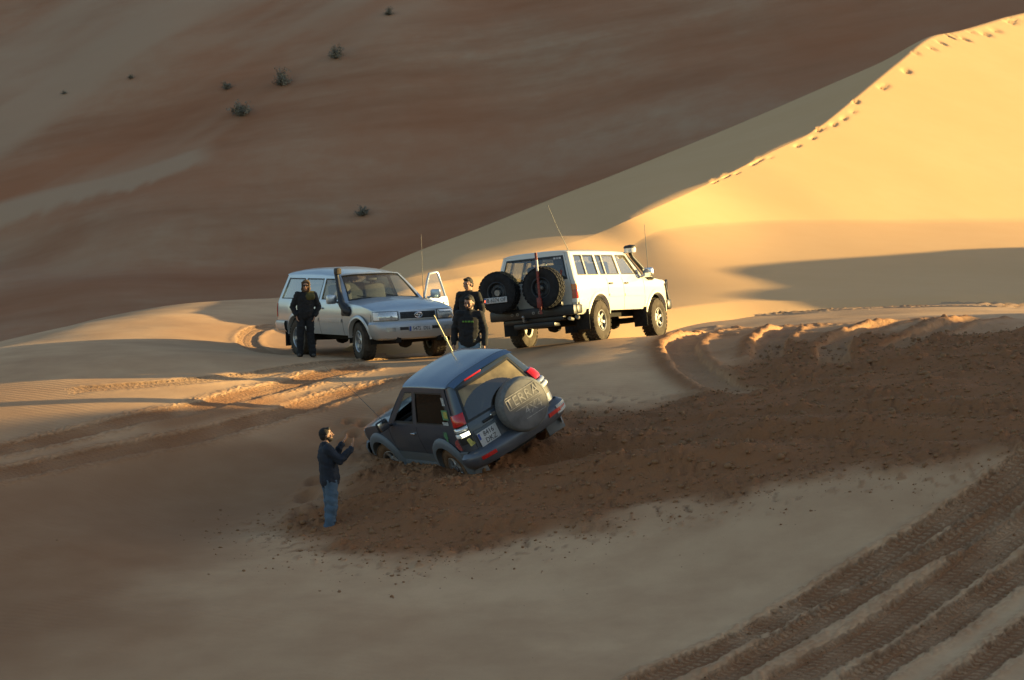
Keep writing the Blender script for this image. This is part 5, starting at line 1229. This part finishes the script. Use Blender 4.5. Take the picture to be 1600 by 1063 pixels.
# two men between the cars
J = stand(.01)
x, y = -.79, 47.45
rt, ja, T = person('man in black sweatshirt with green chest print and pale jeans standing behind the stuck car', (x, y, gz(x, y)-.13), -98, J, (0, 14, -14), 1.07, 'black_cloth', 'pale_jeans', beard=True, hem=.90, loose=1.03)
for i, (yy, wd) in enumerate(((.07, .045), (.015, .05), (-.04, .035), (-.085, .03))): MB().box((.143, yy, 1.315), (.006, wd, .028), None, .002).build('chest_print', 'neon_print', ja)
J = stand(.0)
x, y = -.84, 49.4
rt, ja, T = person('dark-haired man in black jacket with a red arm patch, hindmost of the two men', (x, y, gz(x, y)-.03), -112, J, (0, 10, -16), 1.0, 'black_cloth', 'black_trousers', hem=.88)
m = MB(); m.box((-.02, .335, 1.30), (.06, .01, .05), None, .004); m.build('arm_patch', 'patch_red', ja)
# ---------------------------------------------------------------- desert shrubs on the far slope
simple('shrub_leaf', (.20, .185, .135), .8, noise=.4, scale=6)
simple('shrub_twig', (.09, .07, .05), .9)
def shrub(label, x, y, w, h, seed, group='desert shrubs on the far slope'):
    rnd = random.Random(seed); z = float(far_height(np.array([x]), np.array([y]))[0][0])-.03
    o = bpy.data.objects.new('desert_shrub', None); COL.objects.link(o); o.location = (x, y, z); tag(o, label, 'shrub', group)
    tw, lf = MB(), MB()
    for k in range(30):
        a = rnd.uniform(0, 2*math.pi); e = rnd.uniform(.25, 1.35); L = rnd.uniform(.55, 1.05)
        d = Vector((math.cos(a)*math.cos(e)*w/2, math.sin(a)*math.cos(e)*w/2, math.sin(e)*h)); p1 = d*L*.5+Vector((0, 0, .03*h)); p2 = d*L
        tw.tube([(0, 0, 0), p1, p2], [.012*w+.004, .008*w+.003, .003], 5, False)
        for q in range(18):
            t = rnd.uniform(.3, 1.05); c = d*L*t+Vector((rnd.gauss(0, .06)*w, rnd.gauss(0, .06)*w, rnd.gauss(0, .05)*h)); s = rnd.uniform(.03, .07)*max(w, .5)
            u = Vector((rnd.gauss(0, 1), rnd.gauss(0, 1), rnd.gauss(0, 1))).normalized(); v = u.orthogonal().normalized()
            lf.add([c-u*s, c+v*s*.4, c+u*s, c-v*s*.4], [(0, 1, 2, 3)])
    tw.build('stems', 'shrub_twig', o, recalc=False); lf.build('foliage', 'shrub_leaf', o, smooth=False, recalc=False)
shrub('small green shrub on the shaded slope just above the silver car', -8.09, 139.1, 1.05, .62, 1)
shrub('wide dark shrub, lowest of the three smudged bushes on the upper left slope', -15.73, 149.6, 1.7, 1.0, 2)
shrub('round dark shrub, middle one of the three bushes on the upper left slope', -13.64, 152.1, 1.5, 1.25, 3)
shrub('dark shrub, highest of the three smudged bushes on the upper left slope', -10.53, 153.8, 1.25, .95, 4)
shrub('low dark tuft beside the lowest of the three bushes', -16.96, 153.0, .9, .6, 5)
shrub('tiny green tuft, right one of the pair at the far left', -23.18, 156.4, .55, .3, 6)
shrub('tiny green tuft, leftmost of all on the far slope', -27.3, 156.6, .5, .25, 7)
shrub('small dark tuft at the top of the picture, right of the three bushes', -7.54, 157.9, .8, .6, 8)
# ---------------------------------------------------------------- clods of moist sand
def clods():
    rng = np.random.default_rng(4); m = (np.abs(X-.4) < 10.4) & (Y > 30.5) & (Y < 52.5); idx = np.nonzero(m.ravel())[0]
    x, y, ch, z = X.ravel()[idx], Y.ravel()[idx], CHM.ravel()[idx], Z.ravel()[idx]
    sd = poly_sd(x, y, CHURN); p = np.where(sd > -.1, .4*ch, 0)+np.where((sd <= -.1) & (y < 42), .6*np.exp(sd/.5), 0)+np.where(TM.ravel()[idx] > .05, .12, 0)*(y < 40)
    k = rng.choice(len(x), 10000, replace=False, p=p/p.sum()); t = (1+5**.5)/2
    I = np.array([(-1, t, 0), (1, t, 0), (-1, -t, 0), (1, -t, 0), (0, -1, t), (0, 1, t), (0, -1, -t), (0, 1, -t), (t, 0, -1), (t, 0, 1), (-t, 0, -1), (-t, 0, 1)])/1.9
    F = np.array([(0, 11, 5), (0, 5, 1), (0, 1, 7), (0, 7, 10), (0, 10, 11), (1, 5, 9), (5, 11, 4), (11, 10, 2), (10, 7, 6), (7, 1, 8), (3, 9, 4), (3, 4, 2), (3, 2, 6), (3, 6, 8), (3, 8, 9), (4, 9, 5), (2, 4, 11), (6, 2, 10), (8, 6, 7), (9, 8, 1)])
    V = []; FF = []
    inside = sd[k] > 0
    for n, i in enumerate(k):
        s = rng.gamma(1.3, .0085)+.004; s = min(s, .055)*(1.15 if inside[n] else .62); q = I*s*rng.uniform(.65, 1.35, (12, 1))*rng.uniform(.7, 1.3, 3); a = rng.uniform(0, 6.28)
        R2 = np.array([[math.cos(a), -math.sin(a), 0], [math.sin(a), math.cos(a), 0], [0, 0, .8]])
        V.append(q@R2.T+np.array([x[i]+rng.uniform(-.02, .02), y[i]+rng.uniform(-.025, .025), z[i]+s*.15])); FF.append(F+12*n)
    V = np.concatenate(V); FF = np.concatenate(FF)
    me = bpy.data.meshes.new('sand_clods'); me.from_pydata(V.tolist(), [], FF.tolist()); me.polygons.foreach_set('use_smooth', [True]*len(FF)); me.update()
    tag(obj('sand_clods', me, 'clod'), 'crumbly brown clods of moist sand strewn over the churned slope', 'sand', kind='stuff')
sand_mat('clod', (.29, .16, .082), (.25, .135, .07), (.2, .12, .07), attrs=False, ripple=0)
clods()
